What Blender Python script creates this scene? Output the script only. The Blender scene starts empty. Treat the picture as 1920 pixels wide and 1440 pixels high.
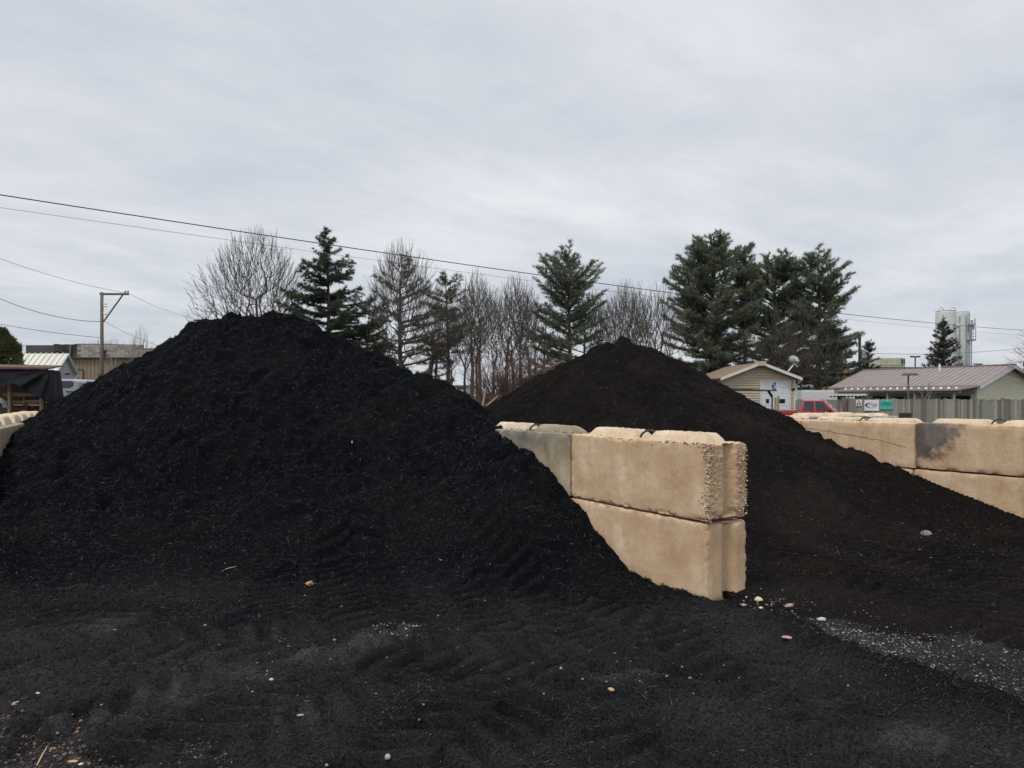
import bpy, math, random
import numpy as np
from mathutils import Vector, Matrix

R = math.radians
random.seed(7)
rng = np.random.default_rng(11)
scene = bpy.context.scene
COL = scene.collection

# ------------------------------------------------------------------ camera
EYE = 1.6
F = 1400.0            # focal length in pixels of the 1920 wide photograph
cam_d = bpy.data.cameras.new('camera')
cam_d.sensor_width = 36.0
cam_d.lens = F / 1920.0 * 36.0
cam_d.shift_y = 25.0 / 1920.0
cam_d.clip_start = 0.05
cam_d.clip_end = 6000.0
cam = bpy.data.objects.new('camera', cam_d)
COL.objects.link(cam)
cam.location = (0, 0, EYE)
cam.rotation_euler = (R(90), 0, 0)
scene.camera = cam

# ------------------------------------------------------------------ sky
SUN_EL, SUN_AZ = R(61), R(222)       # azimuth clockwise from +Y: behind the viewer, to the left
world = bpy.data.worlds.new('World')
scene.world = world
world.use_nodes = True
nt = world.node_tree
nt.nodes.clear()
N = nt.nodes.new
L = nt.links.new


def wmath(op, a, b=None, c=None, tree=None):
    n = (tree or nt).nodes.new('ShaderNodeMath')
    n.operation = op
    for i, v in enumerate((a, b, c)):
        if v is None:
            continue
        if isinstance(v, (int, float)):
            n.inputs[i].default_value = v
        else:
            (tree or nt).links.new(v, n.inputs[i])
    return n.outputs[0]


wo = N('ShaderNodeOutputWorld')
sky = N('ShaderNodeTexSky')
sky.sky_type = 'NISHITA'
sky.sun_disc = False
sky.sun_elevation = SUN_EL
sky.sun_rotation = SUN_AZ
sky.air_density = 1.0
sky.dust_density = 1.5
bg_sky = N('ShaderNodeBackground')
bg_sky.inputs['Strength'].default_value = 0.06
L(sky.outputs[0], bg_sky.inputs['Color'])
# overcast deck: noise on a flat cloud ceiling, streaked along one direction
tc = N('ShaderNodeTexCoord')
sep = N('ShaderNodeSeparateXYZ')
L(tc.outputs['Generated'], sep.inputs[0])
zz = wmath('MAXIMUM', sep.outputs[2], 0.0)
den = wmath('ADD', zz, 0.10)
cu = wmath('DIVIDE', sep.outputs[0], den)
cv = wmath('DIVIDE', sep.outputs[1], den)
comb = N('ShaderNodeCombineXYZ')
L(cu, comb.inputs[0])
L(cv, comb.inputs[1])


def cloud_noise(rot, sc, nscale, detail, rough, dist, off):
    m0 = N('ShaderNodeMapping')
    m0.inputs['Rotation'].default_value = (0, 0, rot)
    L(comb.outputs[0], m0.inputs['Vector'])
    mp = N('ShaderNodeMapping')
    mp.inputs['Scale'].default_value = sc
    mp.inputs['Location'].default_value = off
    L(m0.outputs[0], mp.inputs['Vector'])
    n = N('ShaderNodeTexNoise')
    n.inputs['Scale'].default_value = nscale
    n.inputs['Detail'].default_value = detail
    n.inputs['Roughness'].default_value = rough
    n.inputs['Distortion'].default_value = dist
    L(mp.outputs[0], n.inputs['Vector'])
    return n.outputs['Fac']


n1 = cloud_noise(R(-46), (0.66, 1.10, 1), 1.05, 9, 0.60, 0.4, (3.1, 0.7, 0))
n2 = cloud_noise(R(-40), (0.75, 1.1, 1), 3.0, 9, 0.66, 0.3, (1.2, 5.0, 0))
n3 = cloud_noise(R(-20), (1, 1, 1), 0.40, 3, 0.5, 0.3, (7.7, 2.2, 0))
mixn = wmath('ADD', wmath('ADD', wmath('MULTIPLY', n1, 0.50), wmath('MULTIPLY', n2, 0.24)), wmath('MULTIPLY', n3, 0.42))
ramp = N('ShaderNodeValToRGB')
cr = ramp.color_ramp
cr.elements[0].position = 0.44
cr.elements[0].color = (0.445, 0.478, 0.538, 1)
cr.elements[1].position = 0.72
cr.elements[1].color = (0.640, 0.660, 0.688, 1)
e = cr.elements.new(0.57)
e.color = (0.528, 0.554, 0.598, 1)
L(mixn, ramp.inputs[0])
bg_cloud = N('ShaderNodeBackground')
bg_cloud.inputs['Strength'].default_value = 1.0
L(ramp.outputs[0], bg_cloud.inputs['Color'])
mixs = N('ShaderNodeMixShader')
cover = N('ShaderNodeMapRange')          # thin breaks of pale blue low in the sky
cover.inputs['From Min'].default_value = 0.0
cover.inputs['From Max'].default_value = 0.25
cover.inputs['To Min'].default_value = 0.86
cover.inputs['To Max'].default_value = 0.97
L(sep.outputs[2], cover.inputs['Value'])
L(cover.outputs[0], mixs.inputs[0])
L(bg_sky.outputs[0], mixs.inputs[1])
L(bg_cloud.outputs[0], mixs.inputs[2])
L(mixs.outputs[0], wo.inputs['Surface'])

sun_d = bpy.data.lights.new('sun', 'SUN')
sun_d.energy = 1.5
sun_d.angle = R(16)
sun_d.color = (1.0, 0.965, 0.91)
sun = bpy.data.objects.new('sun', sun_d)
COL.objects.link(sun)
sv = Vector((math.sin(SUN_AZ) * math.cos(SUN_EL), math.cos(SUN_AZ) * math.cos(SUN_EL), math.sin(SUN_EL)))
sun.rotation_euler = sv.to_track_quat('Z', 'Y').to_euler()
sun.location = sv * 60

vs = scene.view_settings
vs.view_transform = 'Standard'
vs.look = 'None'
vs.exposure = 0.38
vs.gamma = 1.0
vs.use_curve_mapping = False
scene.cycles.max_bounces = 6
scene.cycles.diffuse_bounces = 3
scene.cycles.transparent_max_bounces = 8

# ------------------------------------------------------------------ helpers
def P(px, py, Y):
    """world point seen at pixel (px, py) of the photograph at distance Y"""
    return Vector(((px - 960.0) / F * Y, Y, EYE + (745.0 - py) / F * Y))


def gz(x, y):
    """height of the yard: level near the viewer, a little lower towards the street"""
    t = np.clip((np.asarray(y, dtype=float) - 15.0) / 12.0, 0, 1)
    return -0.35 * t * t * (3 - 2 * t)


def GZ(x, y):
    return float(gz(x, y))


def smooth(a, b, x):
    t = np.clip((x - a) / (b - a), 0, 1)
    return t * t * (3 - 2 * t)


_perm = np.random.default_rng(5).permutation(4096)


def _hash(ix, iy, iz):
    return _perm[(_perm[(_perm[ix & 4095] + iy) & 4095] + iz) & 4095] / 4095.0


def vnoise(x, y, z=0.0, seed=0):
    """smooth value noise in -1..1"""
    x = np.asarray(x, dtype=float)
    y = np.asarray(y, dtype=float)
    z = np.asarray(z, dtype=float) + np.zeros_like(x)
    ix, iy, iz = np.floor(x).astype(int), np.floor(y).astype(int), np.floor(z).astype(int)
    fx, fy, fz = x - ix, y - iy, z - iz
    fx, fy, fz = [f * f * f * (f * (f * 6 - 15) + 10) for f in (fx, fy, fz)]
    iz = iz + seed * 57
    r = 0
    for dx in (0, 1):
        for dy in (0, 1):
            for dz in (0, 1):
                w = (fx if dx else 1 - fx) * (fy if dy else 1 - fy) * (fz if dz else 1 - fz)
                r = r + w * _hash(ix + dx, iy + dy, iz + dz)
    return r * 2 - 1


def fbm2(x, y, octs, seed=0, gain=0.5):
    r, a, f = 0, 1.0, 1.0
    for i in range(octs):
        r = r + a * vnoise(x * f + 13.7 * i, y * f - 7.1 * i, 0.5, seed + i)
        a *= gain
        f *= 2.03
    return r


def cells(x, y, seed=0):
    """distance to the nearest scattered point (Worley), about 0..1"""
    ix, iy = np.floor(x).astype(int), np.floor(y).astype(int)
    best = np.full(np.shape(x), 9.0)
    for dx in (-1, 0, 1):
        for dy in (-1, 0, 1):
            cx, cy = ix + dx, iy + dy
            jx = cx + _hash(cx, cy, np.full_like(cx, seed * 3 + 1))
            jy = cy + _hash(cx, cy, np.full_like(cx, seed * 3 + 2))
            best = np.minimum(best, (x - jx) ** 2 + (y - jy) ** 2)
    return np.sqrt(best)


def link(o, parent=None):
    COL.objects.link(o)
    if parent is not None:
        o.parent = parent
    return o


def np_mesh(name, v, f, smooth_sh=False):
    """mesh from a vertex array and one array of equal-sized faces"""
    v = np.ascontiguousarray(v, dtype=np.float32)
    f = np.ascontiguousarray(f, dtype=np.int32)
    me = bpy.data.meshes.new(name)
    me.vertices.add(len(v))
    me.vertices.foreach_set('co', v.ravel())
    k = f.shape[1]
    me.loops.add(f.size)
    me.loops.foreach_set('vertex_index', f.ravel())
    me.polygons.add(len(f))
    me.polygons.foreach_set('loop_start', np.arange(0, f.size, k, dtype=np.int32))
    me.polygons.foreach_set('loop_total', np.full(len(f), k, dtype=np.int32))
    if smooth_sh:
        me.polygons.foreach_set('use_smooth', np.ones(len(f), dtype=bool))
    me.update(calc_edges=True)
    return me


def tag(o, label=None, cat=None, group=None, kind=None):
    if label:
        o['label'] = label
    if cat:
        o['category'] = cat
    if group:
        o['group'] = group
    if kind:
        o['kind'] = kind
    return o


def thing(name, label, cat, loc=(0, 0, 0), rz=0.0, group=None):
    o = bpy.data.objects.new(name, None)
    o.empty_display_size = 0.3
    o.location = loc
    o.rotation_euler = (0, 0, rz)
    link(o)
    return tag(o, label, cat, group)


def copy_thing(o, loc, rz=0.0, scale=None, label=None):
    c = o.copy()
    link(c)
    c.location = loc
    c.rotation_euler = (0, 0, rz)
    if scale:
        c.scale = scale
    if label:
        c['label'] = label
    for ch in o.children:
        k = ch.copy()
        link(k, c)
        for g in ch.children:
            link(g.copy(), k)
    return c


class MB:
    """collects boxes, prisms and tubes into one mesh"""
    def __init__(self):
        self.v, self.f = [], []

    def add(self, vs_, fs_):
        b = len(self.v)
        self.v.extend([tuple(p) for p in vs_])
        self.f.extend([tuple(i + b for i in f) for f in fs_])
        return self

    def box(self, x0, x1, y0, y1, z0, z1, M=None):
        p = [(x, y, z) for x in (x0, x1) for y in (y0, y1) for z in (z0, z1)]
        if M is not None:
            p = [tuple(M @ Vector(q)) for q in p]
        return self.add(p, [(0, 1, 3, 2), (4, 6, 7, 5), (0, 4, 5, 1), (2, 3, 7, 6), (0, 2, 6, 4), (1, 5, 7, 3)])

    def hexa(self, p):
        """8 points: bottom 0-3 then top 4-7, both counter-clockwise from above"""
        return self.add(p, [(3, 2, 1, 0), (4, 5, 6, 7), (0, 1, 5, 4), (1, 2, 6, 5), (2, 3, 7, 6), (3, 0, 4, 7)])

    def prism(self, poly, a, b, axis='y'):
        """outline extruded from a to b along an axis"""
        n = len(poly)
        mk = {'y': lambda p, t: (p[0], t, p[1]), 'x': lambda p, t: (t, p[0], p[1]), 'z': lambda p, t: (p[0], p[1], t)}[axis]
        vs_ = [mk(p, a) for p in poly] + [mk(p, b) for p in poly]
        fs_ = [tuple(range(n)), tuple(range(2 * n - 1, n - 1, -1))]
        fs_ += [(i, n + i, n + (i + 1) % n, (i + 1) % n) for i in range(n)]
        return self.add(vs_, fs_)

    def tube(self, pts, r, n=6, caps=True):
        pts = [Vector(p) for p in pts]
        rs = r if isinstance(r, (list, tuple)) else [r] * len(pts)
        rings = []
        for i, p in enumerate(pts):
            d = (pts[min(i + 1, len(pts) - 1)] - pts[max(i - 1, 0)]).normalized()
            u = d.orthogonal().normalized() if abs(d.z) > 0.95 else d.cross(Vector((0, 0, 1))).normalized()
            w = d.cross(u).normalized()
            rings.append([p + (u * math.cos(2 * math.pi * k / n) + w * math.sin(2 * math.pi * k / n)) * rs[i] for k in range(n)])
        vs_ = [q for rg in rings for q in rg]
        fs_ = []
        for i in range(len(pts) - 1):
            for k in range(n):
                a, b = i * n + k, i * n + (k + 1) % n
                fs_.append((a, b, b + n, a + n))
        if caps:
            fs_.append(tuple(range(n - 1, -1, -1)))
            fs_.append(tuple(range(len(vs_) - n, len(vs_))))
        return self.add(vs_, fs_)

    def mesh(self, name, mat, smooth_sh=False):
        me = bpy.data.meshes.new(name)
        me.from_pydata(self.v, [], self.f)
        if smooth_sh:
            me.polygons.foreach_set('use_smooth', np.ones(len(me.polygons), dtype=bool))
        me.materials.append(mat)
        me.update()
        return me

    def build(self, name, mat, parent=None, smooth_sh=False, bevel=0.0):
        o = bpy.data.objects.new(name, self.mesh(name, mat, smooth_sh))
        link(o, parent)
        if bevel:
            m = o.modifiers.new('bevel', 'BEVEL')
            m.width = bevel
            m.segments = 2
            m.limit_method = 'ANGLE'
        return o


# ------------------------------------------------------------------ materials
MATS = {}


def mat(name, col, rough=0.75, var=0.15, scale=4.0, bump=0.0, bscale=30.0, metallic=0.0, spec=0.4, stretch=(1, 1, 1), col2=None, coat=0.0):
    m = bpy.data.materials.new(name)
    m.use_nodes = True
    t = m.node_tree
    b = t.nodes['Principled BSDF']
    b.inputs['Roughness'].default_value = rough
    b.inputs['Metallic'].default_value = metallic
    b.inputs['Specular IOR Level'].default_value = spec
    if coat:
        b.inputs['Coat Weight'].default_value = coat
        b.inputs['Coat Roughness'].default_value = 0.08
    tcn = t.nodes.new('ShaderNodeTexCoord')
    mp = t.nodes.new('ShaderNodeMapping')
    mp.inputs['Scale'].default_value = stretch
    t.links.new(tcn.outputs['Object'], mp.inputs['Vector'])
    n = t.nodes.new('ShaderNodeTexNoise')
    n.inputs['Scale'].default_value = scale
    n.inputs['Detail'].default_value = 6
    n.inputs['Roughness'].default_value = 0.6
    t.links.new(mp.outputs[0], n.inputs['Vector'])
    rp = t.nodes.new('ShaderNodeValToRGB')
    c2 = col2 or tuple(min(1, c * (1 + var)) for c in col)
    c1 = tuple(c * (1 - var) for c in col)
    rp.color_ramp.elements[0].position = 0.33
    rp.color_ramp.elements[1].position = 0.68
    rp.color_ramp.elements[0].color = (*c1, 1)
    rp.color_ramp.elements[1].color = (*c2, 1)
    t.links.new(n.outputs['Fac'], rp.inputs[0])
    t.links.new(rp.outputs[0], b.inputs['Base Color'])
    if bump:
        n2_ = t.nodes.new('ShaderNodeTexNoise')
        n2_.inputs['Scale'].default_value = bscale
        n2_.inputs['Detail'].default_value = 4
        t.links.new(mp.outputs[0], n2_.inputs['Vector'])
        bp = t.nodes.new('ShaderNodeBump')
        bp.inputs['Strength'].default_value = bump
        bp.inputs['Distance'].default_value = 0.02
        t.links.new(n2_.outputs['Fac'], bp.inputs['Height'])
        t.links.new(bp.outputs[0], b.inputs['Normal'])
    MATS[name] = m
    return m


def island_mat(name, stops, rough=0.8, spec=0.3, leafy=False):
    """colour picked per loose piece"""
    m = bpy.data.materials.new(name)
    m.use_nodes = True
    t = m.node_tree
    b = t.nodes['Principled BSDF']
    b.inputs['Roughness'].default_value = rough
    b.inputs['Specular IOR Level'].default_value = spec
    g = t.nodes.new('ShaderNodeNewGeometry')
    rp = t.nodes.new('ShaderNodeValToRGB')
    els = rp.color_ramp.elements
    while len(els) > 1:
        els.remove(els[-1])
    els[0].position, els[0].color = stops[0][0], (*stops[0][1], 1)
    for p, c in stops[1:]:
        e_ = els.new(p)
        e_.color = (*c, 1)
    t.links.new(g.outputs['Random Per Island'], rp.inputs[0])
    t.links.new(rp.outputs[0], b.inputs['Base Color'])
    if leafy:
        tr = t.nodes.new('ShaderNodeBsdfTranslucent')
        t.links.new(rp.outputs[0], tr.inputs['Color'])
        ms = t.nodes.new('ShaderNodeMixShader')
        ms.inputs[0].default_value = 0.35
        t.links.new(b.outputs[0], ms.inputs[1])
        t.links.new(tr.outputs[0], ms.inputs[2])
        t.links.new(ms.outputs[0], t.nodes['Material Output'].inputs['Surface'])
    return m


def concrete_mat(name, base, pale, stain=None, plane=None, stain_pos=(0.45, 0.6), nk=0.5):
    """cast concrete: blotches, vertical streaks, pores; an optional stain bounded by a slanted line"""
    m = bpy.data.materials.new(name)
    m.use_nodes = True
    t = m.node_tree
    nn, ll = t.nodes.new, t.links.new
    b = t.nodes['Principled BSDF']
    b.inputs['Roughness'].default_value = 0.9
    b.inputs['Specular IOR Level'].default_value = 0.2
    tcn = nn('ShaderNodeTexCoord')
    n1_ = nn('ShaderNodeTexNoise')
    n1_.inputs['Scale'].default_value = 3.2
    n1_.inputs['Detail'].default_value = 9
    n1_.inputs['Roughness'].default_value = 0.65
    ll(tcn.outputs['Object'], n1_.inputs['Vector'])
    mp = nn('ShaderNodeMapping')
    mp.inputs['Scale'].default_value = (14, 14, 1.2)
    ll(tcn.outputs['Object'], mp.inputs['Vector'])
    n2_ = nn('ShaderNodeTexNoise')
    n2_.inputs['Scale'].default_value = 1.0
    n2_.inputs['Detail'].default_value = 5
    ll(mp.outputs[0], n2_.inputs['Vector'])
    s = wmath('ADD', wmath('MULTIPLY', n1_.outputs['Fac'], 0.84, tree=t), wmath('MULTIPLY', n2_.outputs['Fac'], 0.16, tree=t), tree=t)
    rp = nn('ShaderNodeValToRGB')
    rp.color_ramp.elements[0].position = 0.34
    rp.color_ramp.elements[0].color = (*[c * q for c, q in zip(base, (0.80, 0.74, 0.68))], 1)
    rp.color_ramp.elements[1].position = 0.70
    rp.color_ramp.elements[1].color = (*pale, 1)
    e_ = rp.color_ramp.elements.new(0.52)
    e_.color = (*base, 1)
    ll(s, rp.inputs[0])
    out = rp.outputs[0]
    n3_ = nn('ShaderNodeTexNoise')               # sand grains and pores
    n3_.inputs['Scale'].default_value = 95
    n3_.inputs['Detail'].default_value = 3
    n3_.inputs['Roughness'].default_value = 0.7
    ll(tcn.outputs['Object'], n3_.inputs['Vector'])
    rp3 = nn('ShaderNodeValToRGB')
    rp3.color_ramp.elements[0].position = 0.30
    rp3.color_ramp.elements[0].color = (0.72, 0.70, 0.68, 1)
    rp3.color_ramp.elements[1].position = 0.55
    rp3.color_ramp.elements[1].color = (1.04, 1.04, 1.04, 1)
    ll(n3_.outputs['Fac'], rp3.inputs[0])
    mx = nn('ShaderNodeMix')
    mx.data_type = 'RGBA'
    mx.blend_type = 'MULTIPLY'
    mx.inputs[0].default_value = 0.8
    ll(out, mx.inputs[6])
    ll(rp3.outputs[0], mx.inputs[7])
    out = mx.outputs[2]
    # air holes, pale scuffs and a film of black mulch dust near the foot
    vo = nn('ShaderNodeTexVoronoi')
    vo.inputs['Scale'].default_value = 34
    ll(tcn.outputs['Object'], vo.inputs['Vector'])
    spv = nn('ShaderNodeSeparateColor')
    ll(vo.outputs['Color'], spv.inputs[0])
    hole = wmath('MULTIPLY', wmath('LESS_THAN', vo.outputs['Distance'], 0.16, tree=t), wmath('GREATER_THAN', spv.outputs[0], 0.80, tree=t), tree=t)
    mh = nn('ShaderNodeMix')
    mh.data_type = 'RGBA'
    ll(wmath('MULTIPLY', hole, 0.75, tree=t), mh.inputs[0])
    ll(out, mh.inputs[6])
    mh.inputs[7].default_value = (0.13, 0.095, 0.065, 1)
    out = mh.outputs[2]
    mps = nn('ShaderNodeMapping')
    mps.inputs['Rotation'].default_value = (0.2, 0.35, 0.1)
    mps.inputs['Scale'].default_value = (1.6, 9, 9)
    ll(tcn.outputs['Object'], mps.inputs['Vector'])
    ns = nn('ShaderNodeTexNoise')
    ns.inputs['Scale'].default_value = 2.2
    ns.inputs['Detail'].default_value = 8
    ns.inputs['Roughness'].default_value = 0.72
    ll(mps.outputs[0], ns.inputs['Vector'])
    mrs = nn('ShaderNodeMapRange')
    mrs.inputs['From Min'].default_value = 0.63
    mrs.inputs['From Max'].default_value = 0.74
    mrs.inputs['To Max'].default_value = 0.55
    ll(ns.outputs['Fac'], mrs.inputs['Value'])
    msx = nn('ShaderNodeMix')
    msx.data_type = 'RGBA'
    ll(mrs.outputs[0], msx.inputs[0])
    ll(out, msx.inputs[6])
    msx.inputs[7].default_value = (*[min(0.9, c * 1.12) for c in pale], 1)
    out = msx.outputs[2]
    nd = nn('ShaderNodeTexNoise')
    nd.inputs['Scale'].default_value = 7
    nd.inputs['Detail'].default_value = 6
    ll(tcn.outputs['Object'], nd.inputs['Vector'])
    mrd = nn('ShaderNodeMapRange')
    mrd.inputs['From Min'].default_value = 0.56
    mrd.inputs['From Max'].default_value = 0.80
    mrd.inputs['To Max'].default_value = 0.5
    ll(nd.outputs['Fac'], mrd.inputs['Value'])
    mdx = nn('ShaderNodeMix')
    mdx.data_type = 'RGBA'
    ll(mrd.outputs[0], mdx.inputs[0])
    ll(out, mdx.inputs[6])
    mdx.inputs[7].default_value = (*[c * q for c, q in zip(base, (0.60, 0.58, 0.56))], 1)
    out = mdx.outputs[2]
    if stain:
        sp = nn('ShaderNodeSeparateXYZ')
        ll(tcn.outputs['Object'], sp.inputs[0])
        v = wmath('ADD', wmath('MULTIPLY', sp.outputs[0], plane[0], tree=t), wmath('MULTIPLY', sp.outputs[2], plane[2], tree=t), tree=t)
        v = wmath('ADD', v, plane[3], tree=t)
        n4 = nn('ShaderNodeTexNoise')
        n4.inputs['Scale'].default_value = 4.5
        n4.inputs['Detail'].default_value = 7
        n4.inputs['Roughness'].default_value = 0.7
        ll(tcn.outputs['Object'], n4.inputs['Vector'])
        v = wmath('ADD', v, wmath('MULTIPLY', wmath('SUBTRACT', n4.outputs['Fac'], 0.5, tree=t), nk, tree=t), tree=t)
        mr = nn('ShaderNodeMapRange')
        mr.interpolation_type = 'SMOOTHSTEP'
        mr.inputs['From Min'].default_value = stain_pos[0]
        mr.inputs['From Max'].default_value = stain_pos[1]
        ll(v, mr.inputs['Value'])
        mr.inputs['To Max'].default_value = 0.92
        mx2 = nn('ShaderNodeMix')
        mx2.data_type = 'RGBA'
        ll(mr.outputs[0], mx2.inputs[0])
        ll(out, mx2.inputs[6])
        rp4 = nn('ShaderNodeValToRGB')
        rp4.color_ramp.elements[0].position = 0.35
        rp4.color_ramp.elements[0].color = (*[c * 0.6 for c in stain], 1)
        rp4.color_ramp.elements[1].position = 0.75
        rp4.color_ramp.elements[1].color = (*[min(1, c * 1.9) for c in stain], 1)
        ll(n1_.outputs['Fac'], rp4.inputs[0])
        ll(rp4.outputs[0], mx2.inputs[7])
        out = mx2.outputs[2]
    ll(out, b.inputs['Base Color'])
    bp = nn('ShaderNodeBump')
    bp.inputs['Strength'].default_value = 0.55
    bp.inputs['Distance'].default_value = 0.006
    ll(n3_.outputs['Fac'], bp.inputs['Height'])
    ll(bp.outputs[0], b.inputs['Normal'])
    MATS[name] = m
    return m


def mulch_mat(name, dark, mid, warm):
    m = bpy.data.materials.new(name)
    m.use_nodes = True
    t = m.node_tree
    nn, ll = t.nodes.new, t.links.new
    b = t.nodes['Principled BSDF']
    b.inputs['Roughness'].default_value = 1.0
    b.inputs['Specular IOR Level'].default_value = 0.03
    tcn = nn('ShaderNodeTexCoord')
    n1_ = nn('ShaderNodeTexNoise')
    n1_.inputs['Scale'].default_value = 0.9
    n1_.inputs['Detail'].default_value = 5
    ll(tcn.outputs['Object'], n1_.inputs['Vector'])
    n2_ = nn('ShaderNodeTexNoise')
    n2_.inputs['Scale'].default_value = 60
    n2_.inputs['Detail'].default_value = 4
    n2_.inputs['Roughness'].default_value = 0.75
    ll(tcn.outputs['Object'], n2_.inputs['Vector'])
    rp = nn('ShaderNodeValToRGB')
    rp.color_ramp.elements[0].position = 0.38
    rp.color_ramp.elements[0].color = (*dark, 1)
    rp.color_ramp.elements[1].position = 0.66
    rp.color_ramp.elements[1].color = (*mid, 1)
    ll(n2_.outputs['Fac'], rp.inputs[0])
    mx = nn('ShaderNodeMix')
    mx.data_type = 'RGBA'
    mr = nn('ShaderNodeMapRange')
    mr.inputs['From Min'].default_value = 0.48
    mr.inputs['From Max'].default_value = 0.68
    ll(n1_.outputs['Fac'], mr.inputs['Value'])
    ll(mr.outputs[0], mx.inputs[0])
    ll(rp.outputs[0], mx.inputs[6])
    mx.inputs[7].default_value = (*warm, 1)
    an = nn('ShaderNodeAttribute')
    an.attribute_name = 'packed'
    mx3 = nn('ShaderNodeMix')
    mx3.data_type = 'RGBA'
    ll(an.outputs['Fac'], mx3.inputs[0])
    ll(mx.outputs[2], mx3.inputs[6])
    rp5 = nn('ShaderNodeValToRGB')
    rp5.color_ramp.elements[0].position = 0.35
    rp5.color_ramp.elements[0].color = (0.016, 0.016, 0.0172, 1)
    rp5.color_ramp.elements[1].position = 0.65
    rp5.color_ramp.elements[1].color = (0.074, 0.073, 0.076, 1)
    ll(n2_.outputs['Fac'], rp5.inputs[0])
    ll(rp5.outputs[0], mx3.inputs[7])
    ll(mx3.outputs[2], b.inputs['Base Color'])
    bp = nn('ShaderNodeBump')
    bp.inputs['Strength'].default_value = 0.9
    bp.inputs['Distance'].default_value = 0.02
    ll(n2_.outputs['Fac'], bp.inputs['Height'])
    ll(bp.outputs[0], b.inputs['Normal'])
    return m


TAN = (0.660, 0.475, 0.305)
TANP = (0.79, 0.63, 0.455)
M_conc = concrete_mat('tan_concrete', TAN, TANP)
M_conc_pale = concrete_mat('pale_concrete', (0.68, 0.55, 0.40), (0.80, 0.69, 0.53))
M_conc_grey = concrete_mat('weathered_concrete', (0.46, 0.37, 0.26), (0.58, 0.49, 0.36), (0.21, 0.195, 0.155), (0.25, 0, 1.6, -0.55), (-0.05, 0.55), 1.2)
M_conc_burn = concrete_mat('stained_concrete', TAN, TANP, (0.105, 0.090, 0.085), (1.05, 0, 0.95, -1.82), (-0.30, 0.30), 2.2)
M_conc_lug = concrete_mat('grey_tan_concrete', (0.33, 0.28, 0.205), (0.46, 0.40, 0.31))
M_conc_left = concrete_mat('brown_grey_concrete', (0.36, 0.29, 0.21), (0.52, 0.44, 0.34))
M_steel = mat('rusty_steel', (0.055, 0.045, 0.042), 0.6, 0.3, 20, metallic=0.5)
M_mulch1 = mulch_mat('black_mulch', (0.0026, 0.0031, 0.0046), (0.0090, 0.0099, 0.0128), (0.0080, 0.0083, 0.0092))
M_mulch2 = mulch_mat('brown_black_mulch', (0.0058, 0.0051, 0.0050), (0.0165, 0.0140, 0.0132), (0.0195, 0.0156, 0.0142))
M_chip1 = island_mat('black_chips', [(0.0, (0.0028, 0.0032, 0.0046)), (0.5, (0.0074, 0.0080, 0.0102)), (0.82, (0.0165, 0.0168, 0.0186)), (0.965, (0.034, 0.033, 0.032)), (1.0, (0.09, 0.082, 0.07))], 0.6, 0.10)
M_chip3 = island_mat('dusty_chips', [(0.0, (0.0060, 0.0060, 0.0066)), (0.45, (0.0170, 0.0169, 0.0175)), (0.8, (0.0350, 0.0342, 0.0340)), (0.96, (0.050, 0.047, 0.044)), (1.0, (0.11, 0.10, 0.085))], 0.65, 0.12)
M_chip2 = island_mat('brown_black_chips', [(0.0, (0.0052, 0.0045, 0.0043)), (0.5, (0.0138, 0.0114, 0.0106)), (0.8, (0.028, 0.0225, 0.0202)), (0.96, (0.050, 0.042, 0.037)), (1.0, (0.10, 0.09, 0.078))], 0.65, 0.10)
M_gravel = island_mat('grey_gravel', [(0.0, (0.035, 0.033, 0.034)), (0.40, (0.15, 0.141, 0.137)), (0.78, (0.36, 0.335, 0.315)), (0.90, (0.26, 0.19, 0.14)), (1.0, (0.60, 0.58, 0.54))], 0.85, 0.3)
M_gravel_pink = island_mat('pink_gravel', [(0.0, (0.022, 0.016, 0.015)), (0.5, (0.058, 0.039, 0.035)), (0.8, (0.115, 0.080, 0.069)), (1.0, (0.27, 0.21, 0.175))], 0.85, 0.3)
M_bark = mat('grey_brown_bark', (0.112, 0.096, 0.081), 0.9, 0.3, 6, 0.6, 14, stretch=(3, 3, 0.6))
M_bark_tan = mat('tan_bark', (0.15, 0.115, 0.075), 0.9, 0.3, 6, 0.6, 14, stretch=(3, 3, 0.6))
M_twig = mat('grey_brown_twig', (0.104, 0.090, 0.078), 0.9, 0.25, 2)
M_twig_pale = mat('pale_twig', (0.30, 0.25, 0.21), 0.9, 0.25, 2)
M_twig_red = mat('red_brown_twig', (0.130, 0.074, 0.064), 0.9, 0.3, 2)
M_brush = mat('dry_brush', (0.150, 0.080, 0.052), 0.95, 0.4, 2)
M_needle_green = island_mat('pine_needles', [(0, (0.100, 0.118, 0.080)), (0.5, (0.170, 0.196, 0.132)), (0.9, (0.240, 0.268, 0.185)), (1, (0.21, 0.21, 0.14))], 0.6, leafy=True)
M_needle_olive = island_mat('olive_needles', [(0, (0.075, 0.078, 0.047)), (0.5, (0.120, 0.120, 0.074)), (0.85, (0.165, 0.150, 0.092)), (1, (0.19, 0.145, 0.095))], 0.65, leafy=True)
M_needle_spruce = island_mat('spruce_needles', [(0, (0.042, 0.058, 0.040)), (0.6, (0.080, 0.100, 0.066)), (1, (0.14, 0.15, 0.09))], 0.65, leafy=True)
M_needle_dark = island_mat('dark_spruce_needles', [(0, (0.055, 0.058, 0.048)), (0.6, (0.095, 0.096, 0.074)), (1, (0.16, 0.15, 0.12))], 0.7, leafy=True)
M_cedar = island_mat('cedar_leaves', [(0, (0.055, 0.072, 0.028)), (0.6, (0.105, 0.120, 0.045)), (1, (0.175, 0.165, 0.07))], 0.7, leafy=True)

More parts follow.
